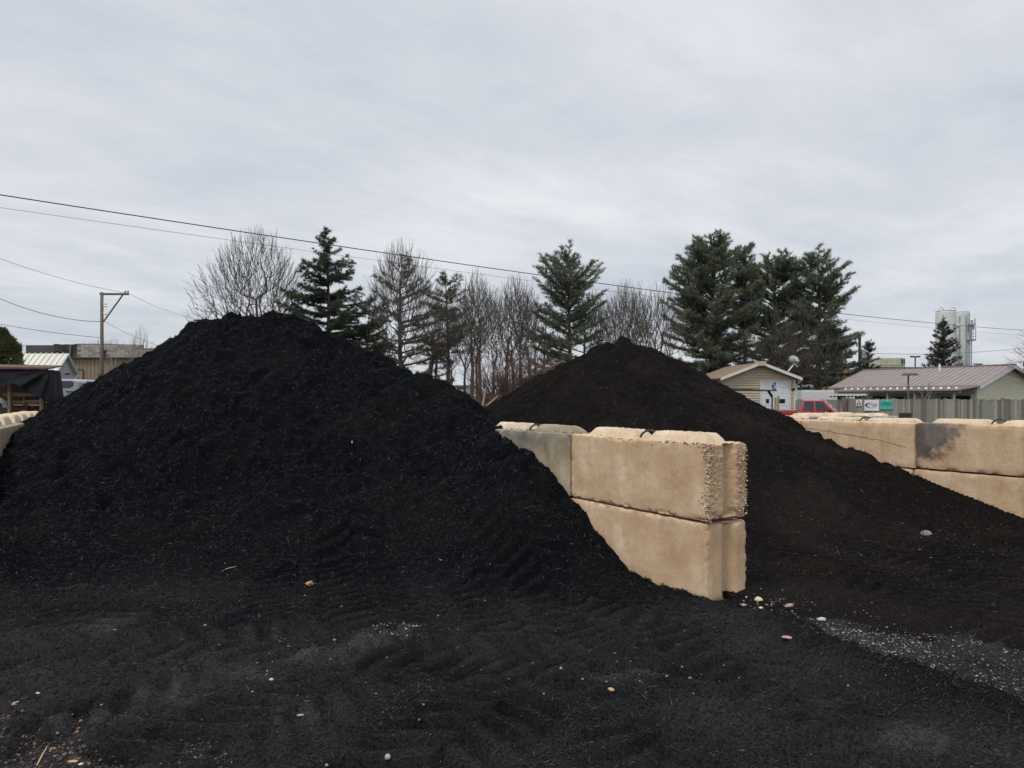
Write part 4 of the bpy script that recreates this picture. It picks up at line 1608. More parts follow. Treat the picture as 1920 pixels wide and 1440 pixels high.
# two hazy olive pines with leafless trees in front
x, y = at(752, 56)
conifer('pine_tree', 'thin olive pine tangled with a bare tree right of the spruce', x, y, 8, top(478, 56), [(0.18, 3.4), (0.4, 3.6), (0.65, 3.0), (0.85, 1.7), (1, 0.3)],
        M_needle_olive, 0.26, 13, (4, 6), 0.0, 0.5, 0.0, 0.40, 0.5, 0.17, 11, 0.30, 0.022, 0.9, GC, 0.30)
x, y = at(742, 50)
bare_tree('bare_tree', 'leafless tree with a feathery top in front of the olive pine', x + 0.4, y, 14, top(446, 50), 0.19, tips=1700, wid=2.7, base=0.25, fork=0.22, shape=0.55, group=GT, minr=0.010)
x, y = at(690, 58)
conifer('pine_tree', 'low olive pine filling in behind the foot of the spruce', x, y, 9, top(555, 58), [(0.1, 2.8), (0.5, 2.9), (0.8, 1.8), (1, 0.4)],
        M_needle_olive, 0.2, 11, (4, 6), 0.0, 0.4, 0.0, 0.38, 0.5, 0.17, 11, 0.30, 0.022, 0.9, GC, 0.2)
x, y = at(838, 54)
conifer('pine_tree', 'flat-layered olive pine on a bare trunk left of the gap between heaps', x, y, 12, top(512, 54), [(0.46, 2.2), (0.62, 2.5), (0.78, 1.9), (0.92, 1.2), (1, 0.3)],
        M_needle_olive, 0.20, 10, (4, 6), -0.05, 0.5, 0.0, 0.34, 0.5, 0.16, 11, 0.30, 0.022, 0.9, GC, 0.15)
x, y = at(786, 52)
bare_tree('bare_tree', 'thick leaning leafless trunk between the two olive pines', x, y, 17, top(560, 52), 0.20, tips=420, wid=1.8, base=0.45, fork=0.5, lean=(0.20, 0), group=GT, minr=0.008, mt=M_bark_tan)
# slender leafless trees in the gap
for i, (px_, py_, Y_, r_, sd, lab) in enumerate([
        (850, 560, 50, 0.13, 21, 'slender bare tree hugging the flat-layered olive pine'),
        (882, 505, 50, 0.15, 22, 'tallest slender bare tree above the white trailer'),
        (893, 528, 53, 0.10, 23, 'thin bare sapling close beside the tallest slender bare tree'),
        (904, 500, 49, 0.13, 24, 'slender bare tree right of the white trailer'),
        (945, 515, 52, 0.14, 25, 'slender bare tree left of the red twig bush'),
        (961, 535, 55, 0.12, 26, 'thin bare tree rising directly behind the red twig bush'),
        (978, 510, 50, 0.15, 27, 'slender bare tree right behind the red twig bush'),
        (1010, 560, 56, 0.10, 28, 'thin bare sapling left of the layered blue-green pine'),
        (868, 540, 60, 0.12, 101, 'farther bare tree straight above the white trailer'),
        (925, 530, 62, 0.12, 102, 'farther bare tree above the left part of the red twig bush'),
        (996, 530, 63, 0.12, 103, 'farther bare tree above the tan gable'),
        (812, 540, 60, 0.12, 104, 'farther bare tree behind the leaning trunk')]):
    x, y = at(px_, Y_)
    bare_tree('bare_tree', lab, x, y, sd, top(py_, Y_), r_ * 1.0, tips=460, wid=1.35 + 0.4 * (i % 3), base=0.36, fork=0.30 + 0.05 * (i % 4), shape=0.6, lean=(0.02 * ((i * 5) % 7 - 3), 0), group=GT, minr=0.0095)
# blue-green pine above the right heap
x, y = at(1066, 50)
conifer('pine_tree', 'layered blue-green pine with a tidy dome top left of the right heap peak', x, y, 31, top(480, 50), [(0.12, 2.7), (0.35, 2.8), (0.6, 2.7), (0.8, 2.4), (0.92, 1.7), (1, 0.6)],
        M_needle_green, 0.22, 19, (5, 7), 0.0, 0.75, 0.0, 0.24, 0.65, 0.16, 10, 0.24, 0.024, 0.7, GC, 0.12)
x, y = at(1098, 56)
conifer('pine_tree', 'brownish ragged pine behind the left slope of the right heap', x, y, 33, top(560, 56), [(0.1, 2.6), (0.5, 2.4), (0.8, 1.6), (1, 0.3)],
        M_needle_olive, 0.18, 11, (4, 5), 0.0, 0.4, 0.0, 0.40, 0.5, 0.2, 8, 0.26, 0.024, 0.8, GC, 0.25)
x, y = at(1022, 60)
conifer('pine_tree', 'small dark pine low beside the tan gable', x, y, 34, top(588, 60), [(0.1, 2.2), (0.5, 2.0), (0.8, 1.2), (1, 0.3)],
        M_needle_olive, 0.18, 10, (4, 5), 0.0, 0.4, 0.0, 0.40, 0.5, 0.2, 8, 0.26, 0.026, 0.8, GC, 0.2)
for i, (px_, py_, Y_, r_, sd, lab) in enumerate([
        (1128, 540, 56, 0.12, 41, 'slender bare tree just right of the blue-green pine'),
        (1160, 528, 54, 0.14, 42, 'bare tree straight behind the peak of the right heap'),
        (1172, 522, 57, 0.12, 43, 'bare tree a step right of the right heap peak'),
        (1205, 526, 52, 0.13, 44, 'bare tree midway between heap peak and big pine'),
        (1222, 518, 50, 0.17, 45, 'sturdier bare tree left of the big pine'),
        (1240, 555, 55, 0.12, 46, 'bare tree touching the left edge of the big pine'),
        (1145, 545, 62, 0.12, 105, 'farther bare tree left of the right heap peak'),
        (1190, 540, 63, 0.12, 106, 'farther bare tree just past the right heap peak')]):
    x, y = at(px_, Y_)
    bare_tree('bare_tree', lab, x, y, sd, top(py_, Y_), r_ * 1.0, tips=460, wid=1.4 + 0.45 * (i % 3), base=0.36, fork=0.28 + 0.05 * (i % 4), shape=0.62, lean=(0.02 * ((i * 5) % 7 - 3), 0), group=GT, minr=0.0095)
# the three big white pines
x, y = at(1338, 70)
conifer('pine_tree', 'biggest dense green pine with a broad rounded crown, left of three', x, y, 51, top(466, 70), [(0.10, 3.0), (0.22, 4.3), (0.42, 5.0), (0.62, 5.0), (0.78, 4.5), (0.90, 3.5), (1, 1.6)],
        M_needle_green, 0.42, 22, (6, 8), 0.05, 0.72, 0.05, 0.28, 0.9, 0.2, 11, 0.33, 0.036, 0.75, GC, 0.22)
x, y = at(1392, 71)
conifer('pine_tree', 'narrow side leader of pine reaching right from the biggest pine', x, y, 57, top(470, 71), [(0.50, 1.52), (0.70, 2.03), (0.85, 1.90), (0.95, 1.27), (1.00, 0.38)],
        M_needle_green, 0.26, 12, (4, 6), 0.1, 0.9, 0.0, 0.28, 0.85, 0.2, 11, 0.33, 0.036, 0.75, GC, 0.15, lean=(0.025, 0))
x, y = at(1452, 74)
conifer('pine_tree', 'middle one of the three dense green pines, slightly lower', x, y, 53, top(500, 74), [(0.20, 3.2), (0.4, 4.0), (0.62, 4.1), (0.8, 3.6), (0.92, 2.6), (1, 1.2)],
        M_needle_green, 0.38, 18, (6, 8), 0.0, 0.85, 0.05, 0.28, 0.9, 0.2, 11, 0.33, 0.036, 0.75, GC, 0.25)
x, y = at(1535, 71)
conifer('pine_tree', 'right one of the three dense green pines with ragged layered branches', x, y, 55, top(480, 71), [(0.22, 3.0), (0.38, 4.0), (0.6, 3.7), (0.78, 3.2), (0.92, 2.1), (1, 0.8)],
        M_needle_green, 0.36, 17, (5, 7), -0.05, 0.7, 0.05, 0.28, 0.9, 0.2, 11, 0.33, 0.036, 0.75, GC, 0.2)
# reddish leafless growth under the pines
for i, (px_, py_, Y_, sd, lab) in enumerate([
        (1402, 610, 66.5, 61, 'small reddish bare tree above the tan garage roof, leftmost'),
        (1462, 575, 67, 62, 'reddish bare tree in front of the middle pine'),
        (1502, 590, 67.5, 63, 'reddish bare tree behind the satellite dish'),
        (1540, 600, 68, 64, 'reddish bare tree in front of the right pine')]):
    x, y = at(px_, Y_)
    bare_tree('bare_tree', lab, x, y, sd, top(py_, Y_), 0.12, M_bark, M_twig, GT, tips=800, wid=2.0, base=0.22, fork=0.18, shape=0.5, minr=0.009)
# right hand evergreens and the drooping tree at the picture edge
x, y = at(1630, 74)
conifer('spruce_tree', 'small dark spruce behind the left end of the house roof', x, y, 71, top(640, 74), [(0.1, 2.1), (0.4, 1.9), (0.7, 1.1), (0.9, 0.5), (1, 0.1)],
        M_needle_spruce, 0.18, 13, (5, 7), 0.05, 0.5, 0.1, 0.3, 0.4, 0.2, 7, 0.30, 0.05, 0.7, GC, 0.05)
x, y = at(1768, 66)
conifer('spruce_tree', 'cone-shaped grey-green spruce behind the house, below the silos', x, y, 73, top(598, 66), [(0.12, 2.6), (0.4, 2.0), (0.65, 1.25), (0.85, 0.6), (1, 0.12)],
        M_needle_dark, 0.2, 20, (6, 8), 0.1, 0.6, 0.05, 0.28, 0.42, 0.18, 7, 0.26, 0.045, 0.7, GC, 0.05)
x, y = at(1985, 45)
bare_tree('bare_tree', 'fine-twigged drooping bare tree cut by the right picture edge', x, y, 75, top(560, 45), 0.16, M_bark, M_twig_red, GT, tips=900, wid=2.7, base=0.3, fork=0.3, shape=0.45, minr=0.0075, droop=0.25)
# left background
x, y = at(2, 33)
t_ = thing('cedar_tree', 'bushy yellow-green cedar at the left picture edge behind the rack', 'tree', (x, y, GZ(x, y)), 0, GC)
g_ = np.random.default_rng(81)
hh = top(612, 33)
f_ = g_.random(5200) ** 0.9
rad = np.interp(f_, [0, 0.25, 0.6, 0.85, 1], [0.85, 1.0, 0.92, 0.55, 0.08]) * (0.72 + 0.36 * np.sqrt(g_.random(5200)))
az = g_.uniform(0, 2 * math.pi, 5200)
rad = rad * (1 + 0.16 * np.sin(az * 3 + f_ * 14) + 0.10 * np.sin(az * 5 - f_ * 23))
pp = np.stack([rad * np.cos(az), rad * np.sin(az), f_ * hh * 0.96 + 0.05], 1)
dd = np.stack([np.cos(az) * 0.5, np.sin(az) * 0.5, np.full(5200, 0.8)], 1)
link(bpy.data.objects.new('crown', needle_mesh('crown', pp, dd, M_cedar, 6, 0.17, 0.028, 0.45, 3)), t_)
MB().tube([(0, 0, -0.1), (0.03, 0, hh * 0.5), (0, 0, hh * 0.9)], [0.12, 0.08, 0.02], 7).build('trunk', M_bark, t_)
x, y = at(262, 52)
bare_tree('bare_tree', 'small pale bare birch beside the left slope of the big heap', x, y, 83, top(605, 52), 0.09, M_twig_pale, M_twig_pale, GT, tips=240, wid=0.9, base=0.3, fork=0.3, shape=0.6, minr=0.009)
x, y = at(205, 54)
bare_tree('bare_tree', 'low pale bare sapling beside the wooden utility pole', x, y, 84, top(642, 54), 0.07, M_twig_pale, M_twig_pale, GT, tips=160, wid=1.2, base=0.2, fork=0.12, shape=0.6, minr=0.009)
for px_, py_, sd, lab in [(178, 634, 85, 'brown bare treetop showing over the burnt building, left one'), (215, 632, 86, 'brown bare treetop showing over the burnt building, right one'), (365, 600, 87, 'bare treetop just left of the big heap summit')]:
    x, y = at(px_, 88)
    bare_tree('bare_tree', lab, x, y, sd, top(py_, 88), 0.14, M_bark, M_twig_red, GT, tips=500, wid=2.6, base=0.35, fork=0.3, minr=0.014)


def twig_bush(name, label, cx_, cy_, w_, h_, n, material, seed, depth=1.0, kind=None, curl=0.12, rad=0.008):
    g_ = random.Random(seed)
    S = []
    for i in range(n):
        x0, y0 = g_.uniform(-w_, w_) * 0.55, g_.uniform(-depth, depth) * 0.6
        d = nrm3((x0 / w_ * 0.6 + g_.gauss(0, 0.28), g_.gauss(0, 0.25), 1))
        l_ = h_ * g_.uniform(0.45, 1.08) * (1 - 0.35 * abs(x0) / w_)
        p = (x0, y0, -0.05)
        for k in range(4):
            q = tuple(p[m] + d[m] * l_ / 4 for m in range(3))
            S.append((*p, *q, rad * (1.3 - k * 0.25), rad * (1.05 - k * 0.25)))
            if k > 0:
                for b_ in range(3):
                    e_ = nrm3((d[0] + g_.gauss(0, 0.5), d[1] + g_.gauss(0, 0.5), d[2] + g_.gauss(0, 0.3)))
                    bl = l_ * g_.uniform(0.10, 0.26)
                    S.append((*q, *(q[m] + e_[m] * bl for m in range(3)), rad * 0.7, rad * 0.45))
            p = q
            d = nrm3((d[0] + g_.gauss(0, curl), d[1] + g_.gauss(0, curl), d[2]))
    me_ = seg_mesh(name, S, material, 3)
    o_ = link(bpy.data.objects.new(name, me_))
    o_.location = (cx_, cy_, GZ(cx_, cy_))
    return tag(o_, label, 'bush' if not kind else 'brush', None, kind)


x, y = at(955, 40)
twig_bush('twig_bush', 'dense reddish twig bush in the gap between the two heaps', x, y, 1.25, top(662, 40), 430, M_twig_red, 91, 0.9, rad=0.013)
x, y = at(925, 30)
twig_bush('dry_brush', 'low red-brown dry brush between the heaps', x, y, 2.6, 2.05, 480, M_brush, 92, 1.5, 'stuff', 0.3, 0.011)
x, y = at(1745, 46.5)
bare_tree('bare_shrub', 'sparse pale bare shrub behind the board fence, before the porch', at(1735, 41.5)[0], 41.5, 94, top(706, 41.5), 0.035, M_twig_pale, M_twig_pale, None, 'shrub', tips=46, wid=0.75, base=0.25, fork=0.08, shape=0.6, minr=0.010, thick=4)
for a_, b_, lab in [((1008, 752), (1000, 745), None)]:
    pass
for (pa, pb, lab) in [((906, 754), (911, 727), 'pale upright stick in the brush between the heaps'), ((917, 757), (934, 742), 'pale slanting stick at the left foot of the right heap')]:
    a_, b_ = P(*pa, 17.0), P(*pb, 17.2)
    o_ = MB().tube([a_ - (b_ - a_) * 0.4, b_], [0.022, 0.014], 5).build('stick', M_twig_pale)
    tag(o_, lab, 'stick')

# ------------------------------------------------------------------ poles and wires
M_pole = mat('weathered_pole', (0.17, 0.135, 0.105), 0.9, 0.25, 3, 0.4, 20, stretch=(4, 4, 0.5))
M_pole_dark = mat('dark_pole', (0.060, 0.045, 0.038), 0.9, 0.25, 3, stretch=(4, 4, 0.5))
M_wire = mat('dark_cable', (0.045, 0.045, 0.05), 0.6, 0.1)
M_wire_thin = mat('grey_wire', (0.13, 0.135, 0.15), 0.6, 0.1)
M_galv = mat('galvanised', (0.38, 0.39, 0.40), 0.5, 0.15, 8, metallic=0.4)


def wire(a, b, sag, r, label, material=None, parent=None):
    a, b = Vector(a), Vector(b)
    n = 24
    pts = []
    for i in range(n + 1):
        t = i / n
        p_ = a.lerp(b, t)
        p_.z -= sag * 4 * t * (1 - t)
        pts.append(p_)
    o_ = MB().tube(pts, r, 5).build('overhead_wire', material or M_wire, parent)
    return tag(o_, label, 'wire', 'overhead wires')


def pole(px, py_top, Y, r, label, material, lean=0.0):
    x_, y_ = at(px, Y)
    z0 = GZ(x_, y_)
    t_ = thing('utility_pole', label, 'utility pole', (x_, y_, z0), 0, 'utility poles')
    h_ = EYE + (745 - py_top) / F * Y - z0
    MB().tube([(0, 0, -0.3), (lean * h_ * 0.5, 0, h_ * 0.5), (lean * h_, 0, h_)], [r, r * 0.86, r * 0.72], 10).build('pole', material, t_, True)
    return t_, h_


t_, h_ = pole(191, 548, 45, 0.125, 'brown wooden utility pole with a one-sided crossarm, left of the big heap', M_pole)
k = 45 / F
MB().box(-0.12, 50 * k, -0.06, 0.06, h_ - 0.17, h_ - 0.05).build('crossarm', M_pole, t_)
MB().tube([(0.10, 0.0, h_ - 55 * k), (39 * k, 0.0, h_ - 0.17)], 0.045, 6).build('brace', M_pole, t_)
for q in (44, 49):
    MB().tube([(q * k, 0, h_ - 0.06), (q * k, 0, h_ + 0.06), (q * k, 0, h_ + 0.12)], [0.03, 0.06, 0.03], 7).build('insulator', M_galv, t_)
for q in (21, 26, 40):
    MB().tube([(0.14, -0.1, h_ - q * k), (0.34, -0.1, h_ - q * k - 0.05)], 0.05, 6).build('insulator', M_galv, t_)
wr = 0.011
wire(P(-60, 462, 36), P(236, 549, 45), 0.25, wr, 'thin grey wire coming from the upper left to the crossarm tip', M_wire_thin)
wire(P(-40, 542, 40), P(190, 603, 45), 0.42, wr * 1.4, 'thicker sagging cable reaching the left pole at mid height', M_wire)
wire(P(-60, 596, 40), P(188, 633, 45), 0.12, wr * 1.2, 'lowest wire reaching the left pole from the picture edge', M_wire)
wire(P(240, 550, 45), P(376, 598, 82), 0.30, wr, 'thin wire from the crossarm tip to the far small pole', M_wire_thin)
wire(P(196, 603, 45), P(330, 655, 60), 0.25, wr, 'thin wire running down right from the left pole', M_wire_thin)
t_, h_ = pole(380, 597, 82, 0.15, 'far small utility pole peeking over the left shoulder of the big heap', M_pole_dark)
MB().box(-0.95, 0.80, -0.07, 0.07, h_ - 0.28, h_ - 0.12).build('crossarm', M_pole_dark, t_)
t_, h_ = pole(1578, 664, 84, 0.17, 'dark utility pole with a crossarm in front of the ochre building', M_pole_dark)
MB().box(-1.2, 1.2, -0.07, 0.07, h_ - 0.45, h_ - 0.28).build('crossarm', M_pole_dark, t_)
t_, h_ = pole(1613, 632, 70, 0.17, 'dark leaning utility pole with a transformer can beside the small spruce', M_pole_dark, -0.008)
MB().tube([(0.24, -0.1, h_ - 2.0), (0.24, -0.1, h_ - 1.2)], 0.21, 10).build('transformer', M_galv, t_)
MB().tube([(-0.3, 0, h_ - 0.6), (-0.3, 0, h_ - 0.9)], 0.07, 6).build('insulator', M_galv, t_)
t_, h_ = pole(2160, 585, 66, 0.16, 'utility pole standing just outside the right picture edge', M_pole)
t_, h_ = pole(-260, 300, 15, 0.15, 'utility pole standing just outside the left picture edge', M_pole)
wire(P(-260, 325, 15), P(2160, 627, 66), 0.90, 0.0135, 'heavy black cable crossing the whole sky down to the right', M_wire)
wire(P(-260, 352, 15), P(2160, 640, 66), 0.72, 0.0045, 'thinner wire hanging just below the heavy black cable', M_wire)
wire(P(1583, 690, 84), P(1420, 715, 70), 0.3, 0.03, 'dark wire crossing the ochre building, upper one', M_wire)
wire(P(1640, 697, 84), P(1400, 722, 70), 0.3, 0.035, 'dark wire crossing the ochre building, lower one', M_wire)
wire(P(1618, 662, 70), P(2000, 640, 90), 0.6, 0.018, 'faint wire from the transformer pole rising to the right', M_wire_thin)
wire(P(1870, 684, 70), P(2000, 664, 90), 0.1, 0.018, 'faint low wire above the house gable', M_wire_thin)


# ------------------------------------------------------------------ buildings
M_siding_tan = mat('tan_siding', (0.56, 0.46, 0.325), 0.6, 0.08, 3)
M_siding_cream = mat('cream_siding', (0.80, 0.76, 0.58), 0.6, 0.07, 3)
M_trim = mat('cream_trim', (0.74, 0.72, 0.65), 0.5, 0.06, 5)
M_white = mat('white_paint', (0.76, 0.77, 0.77), 0.5, 0.05, 5)
M_roof_brown = mat('brown_roof', (0.245, 0.165, 0.115), 0.7, 0.2, 3)
M_roof_mauve = mat('mauve_metal_roof', (0.285, 0.232, 0.228), 0.5, 0.10, 2)
M_glass = mat('dark_glass', (0.020, 0.022, 0.026), 0.12, 0.2, 3, spec=0.6)
M_dark = mat('dark_opening', (0.020, 0.018, 0.018), 0.8, 0.3, 3)
M_navy = mat('navy_door', (0.020, 0.022, 0.045), 0.5, 0.2, 3)
M_black = mat('black_print', (0.015, 0.015, 0.018), 0.6, 0.1)
M_blue = mat('blue_print', (0.030, 0.055, 0.24), 0.5, 0.1)
M_teal = mat('teal_sign', (0.085, 0.50, 0.385), 0.5, 0.06)
M_louver = mat('cream_metal', (0.55, 0.54, 0.40), 0.6, 0.12, 1)
M_silo = mat('pale_silo', (0.60, 0.63, 0.61), 0.6, 0.06, 0.4)
M_silo_trim = mat('silo_steel', (0.33, 0.35, 0.36), 0.6, 0.1, 1)


def frame_z(direc):
    return math.atan2(direc.y, direc.x)


def clapboards(name, parent, x0, x1, z0, z1, yface, material, step=0.22, gable=None, skip=None):
    """lap siding: each board a wedge, lower edge proud; gable: function of z giving (x0, x1)"""
    z = z0
    proto = {}
    while z < z1 - 0.02:
        zt = min(z + step, z1)
        a0, a1 = (x0, x1) if gable is None else gable(zt)
        spans = [(a0, a1)]
        if skip:
            for (sx0, sx1, sz0, sz1) in skip:
                ns = []
                for (b0, b1) in spans:
                    if zt > sz0 + 0.02 and z < sz1 - 0.02 and sx1 > b0 and sx0 < b1:
                        if sx0 > b0:
                            ns.append((b0, sx0))
                        if sx1 < b1:
                            ns.append((sx1, b1))
                    else:
                        ns.append((b0, b1))
                spans = ns
        for (b0, b1) in spans:
            if b1 - b0 < 0.03:
                continue
            m_ = MB()
            m_.prism([(yface - 0.075, z + 0.012), (yface + 0.01, z + 0.012), (yface + 0.01, zt), (yface - 0.004, zt)], b0, b1, 'x')
            m_.build(name, material, parent)
        z = zt


# tan garage with overhead door ------------------------------------------------
gxr, gyr = at(1500, 56)
t_ = thing('garage', 'tan-sided garage with a white overhead door, right of the right heap', 'garage', (gxr, gyr, GZ(gxr, gyr)), 0)
k = 56 / F
zp = lambda py: EYE + (745 - py) * k - GZ(0, 56)
ex, rx, lx = 0.0, -76 * k, -152 * k       # right eave, ridge, left eave
ze, zr = zp(709), zp(681)
dep = 9.0
bw = -8 * k                               # wall stops short of the eave
M0 = MB()
M0.prism([(lx - bw, 0), (bw, 0), (bw, ze + 0.06), (rx, zr - 0.08), (lx - bw, ze + 0.06)], 0.05, dep, 'y').build('wall', M_siding_tan, t_)
dl, dr, dt = -72 * k, -20 * k, zp(716)
slope_ = (zr - ze) / (ex - rx)


def gab(z):
    if z <= ze:
        return (lx - bw, bw)
    w_ = (zr - 0.05 - z) / slope_
    return (max(lx - bw, rx - w_), min(bw, rx + w_))


clapboards('siding_board', t_, lx, ex, 0.0, zr - 0.1, 0.05, M_siding_tan, 0.19, gab, [(dl - 0.12, dr + 0.12, 0, dt + 0.12)])
for sgn, e_ in ((1, ex), (-1, lx)):
    MB().add([(rx, -0.45, zr + 0.08), (e_, -0.45, ze + 0.02), (e_, dep + 0.3, ze + 0.02), (rx, dep + 0.3, zr + 0.08),
              (rx, -0.45, zr - 0.02), (e_, -0.45, ze - 0.08), (e_, dep + 0.3, ze - 0.08), (rx, dep + 0.3, zr - 0.02)],
             [(0, 1, 2, 3), (7, 6, 5, 4), (0, 4, 5, 1), (1, 5, 6, 2), (2, 6, 7, 3), (3, 7, 4, 0)]).build('roof', M_roof_brown, t_)
    MB().add([(rx, -0.50, zr + 0.09), (e_, -0.50, ze + 0.03), (e_, -0.455, ze + 0.03), (rx, -0.455, zr + 0.09),
              (rx, -0.50, zr - 0.13), (e_, -0.50, ze - 0.19), (e_, -0.455, ze - 0.19), (rx, -0.455, zr - 0.13)],
             [(0, 1, 2, 3), (7, 6, 5, 4), (0, 4, 5, 1), (1, 5, 6, 2), (2, 6, 7, 3), (3, 7, 4, 0)]).build('rake_board', M_trim, t_)
MB().box(rx - 0.26, rx + 0.26, -0.75, 0.3, zr - 0.22, zr + 0.12).build('ridge_cap', M_siding_tan, t_)
for a, b in ((dl - 0.11, dl), (dr, dr + 0.11)):
    MB().box(a, b, -0.02, 0.06, 0, dt + 0.11).build('door_trim', M_trim, t_)
MB().box(dl, dr, -0.022, 0.06, dt, dt + 0.11).build('door_trim', M_trim, t_)
od = MB().box(dl, dr, 0.03, 0.048, 0, dt).build('overhead_door', M_white, t_)
nrow = 7
for i in range(nrow):
    a, b = dt * i / nrow, dt * (i + 1) / nrow
    for c, d in ((dl, (dl + dr) / 2 - 0.03), ((dl + dr) / 2 + 0.02, dr)):
        MB().box(c + 0.01, d - 0.01, 0.006, 0.03, a + 0.012, b - 0.012).build('door_panel', M_white, od, bevel=0.008)
# small dark window, half round blue emblem with a white peak
MB().box(-40 * k, -28 * k, -0.006, 0.004, zp(756), zp(748)).build('door_window', M_glass, od, bevel=0.05)
MB().box(-64 * k, -58 * k, -0.006, 0.004, zp(756), zp(748)).build('door_window', M_glass, od, bevel=0.05)
cxm, czm, rm = -45 * k, zp(725), 8.0 * k
m_ = MB()
arc = [(cxm + rm * math.cos(a), czm + rm * math.sin(a)) for a in np.linspace(math.pi / 2, 3 * math.pi / 2, 16)]
m_.prism(arc, -0.004, 0.003, 'y')
em = m_.build('emblem', M_blue, od)
m_ = MB()
m_.prism([(cxm - rm * 0.62, czm - rm * 0.30), (cxm - rm * 0.30, czm + rm * 0.42), (cxm - rm * 0.10, czm - 0.02), (cxm - 0.005, czm + rm * 0.3), (cxm - 0.005, czm - rm * 0.3), (cxm - rm * 0.25, czm - rm * 0.12)], -0.008, -0.0045, 'y')
m_.prism([(cxm - rm * 0.80, czm - rm * 0.42), (cxm - rm * 0.74, czm - rm * 0.50), (cxm - 0.005, czm - rm * 0.52), (cxm - 0.005, czm - rm * 0.42)], -0.008, -0.0045, 'y')
m_.prism([(cxm - rm * 0.80, czm + rm * 0.40), (cxm - rm * 0.70, czm + rm * 0.50), (cxm - 0.005, czm + rm * 0.66), (cxm - 0.005, czm + rm * 0.56)], -0.008, -0.0045, 'y')
m_.build('emblem_mark', M_white, em)
# downspout, house plaque
MB().tube([(-0.10, -0.42, ze - 0.10), (-0.12, -0.30, ze - 0.28), (bw + 0.02, -0.06, ze - 0.52), (bw + 0.02, -0.06, 0)], 0.06, 6).build('downspout', M_trim, t_)
MB().box(bw - 0.16, bw, -0.02, 0.05, 0, ze - 0.1).build('corner_board', M_trim, t_)
MB().box(-16 * k, -10 * k, -0.06, 0.01, zp(732), zp(728)).build('wall_plaque', mat('brown_plaque', (0.06, 0.03, 0.02), 0.7), t_)
# satellite dish on the garage roof
t_ = thing('satellite_dish', 'grey satellite dish on a white bent arm above the garage roof', 'satellite dish', tuple(P(1478, 696, 56.6)), 0)
k2 = 56.6 / F
MB().tube([(0, 0, -0.3), (0.0, 0, 0.0), (8 * k2, -0.1, 11 * k2), (9 * k2, -0.15, 17 * k2)], 0.055, 7).build('arm', M_white, t_)
m_ = MB()
vv, ff = [], []
for i in range(5):
    for j in range(18):
        a = 2 * math.pi * j / 18
        r_ = i / 4
        vv.append((11 * k2 * r_ * math.cos(a), 0.28 * r_ * r_ - 0.28, 8.3 * k2 * r_ * math.sin(a)))
for i in range(4):
    for j in range(18):
        ff.append((i * 18 + j, i * 18 + (j + 1) % 18, (i + 1) * 18 + (j + 1) % 18, (i + 1) * 18 + j))
do = m_.add(vv, ff).build('reflector', mat('dish_grey', (0.32, 0.325, 0.33), 0.6, 0.1), t_, True)
do.location = (10.5 * k2, -0.05, 20.5 * k2)
do.rotation_euler = (R(-8), R(22), R(8))
md = do.modifiers.new('thickness', 'SOLIDIFY')
md.thickness = 0.02
MB().box(-0.16, 0.02, -0.42, -0.34, 0.0, 0.12).box(-0.08, 0.10, -0.42, -0.34, -0.13, -0.02).build('maker_mark', M_white, do)
MB().tube([(9 * k2, -0.2, 15 * k2), (11 * k2, -0.5, 10 * k2), (12 * k2, -0.6, 7 * k2)], 0.014, 5).build('feed_arm', M_white, t_)
# dark canopy with a slanted strut in front of the garage
cx0, cy0 = at(1395, 50)
t_ = thing('canopy', 'small dark flat canopy on a slanted strut in front of the garage', 'canopy', (cx0, cy0, GZ(0, 50)), 0)
k2 = 50 / F
zc = lambda py: EYE + (745 - py) * k2 - GZ(0, 50)
MB().add([(-30 * k2, -1.2, zc(729)), (50 * k2, -1.2, zc(731.5)), (50 * k2, 1.2, zc(731)), (-30 * k2, 1.2, zc(724)),
          (-30 * k2, -1.2, zc(733)), (50 * k2, -1.2, zc(733.5)), (50 * k2, 1.2, zc(733.5)), (-30 * k2, 1.2, zc(733))],
         [(0, 1, 2, 3), (7, 6, 5, 4), (0, 4, 5, 1), (1, 5, 6, 2), (2, 6, 7, 3), (3, 7, 4, 0)]).build('roof', mat('charcoal_roof', (0.055, 0.058, 0.055), 0.7, 0.2, 3), t_)
MB().tube([(36 * k2, -1.0, zc(733)), (43 * k2, -1.0, zc(744))], 0.09, 4).build('strut', M_dark, t_)
MB().tube([(43 * k2, -1.0, zc(744)), (43 * k2, -1.0, 0)], 0.05, 4).build('post', M_dark, t_)
MB().tube([(-20 * k2, 1.0, zc(733)), (-20 * k2, 1.0, 0)], 0.05, 4).build('post', M_dark, t_)
for px_, a_, lab in ((1454, 745, 'weathered short post left of the two before the garage door'), (1459, 742, 'pale wooden post before the garage door')):
    x_, y_ = at(px_, 52)
    o_ = MB().box(-0.06, 0.06, -0.06, 0.06, 0, EYE + (745 - a_) * 52 / F - GZ(0, 52)).build('wooden_post', mat('post_wood', (0.36, 0.31, 0.20), 0.9, 0.2, 4), bevel=0.01)
    o_.location = (x_, y_, GZ(0, 52))
    tag(o_, lab, 'post')

# cream house with the mauve metal roof -----------------------------------------
rd, sd_ = Vector((-0.5, 0.866)), Vector((0.866, 0.5))     # along the ridge (away), across (right)
ap = P(1893, 684, 47)
zb = GZ(0, 47)
t_ = thing('house', 'cream-sided house with a long mauve metal roof behind the board fence', 'house', (ap.x, ap.y, zb), frame_z(rd))
# local x = along ridge away from the viewer, local y = to the left (towards the yard side)
zA = ap.z - zb
LN, WM, WP = 10.1, 4.0, 6.3
zE = 2.36 + 0.30
zP = 2.10 + 0.32
pe = [(0, 0), (1, 0)]


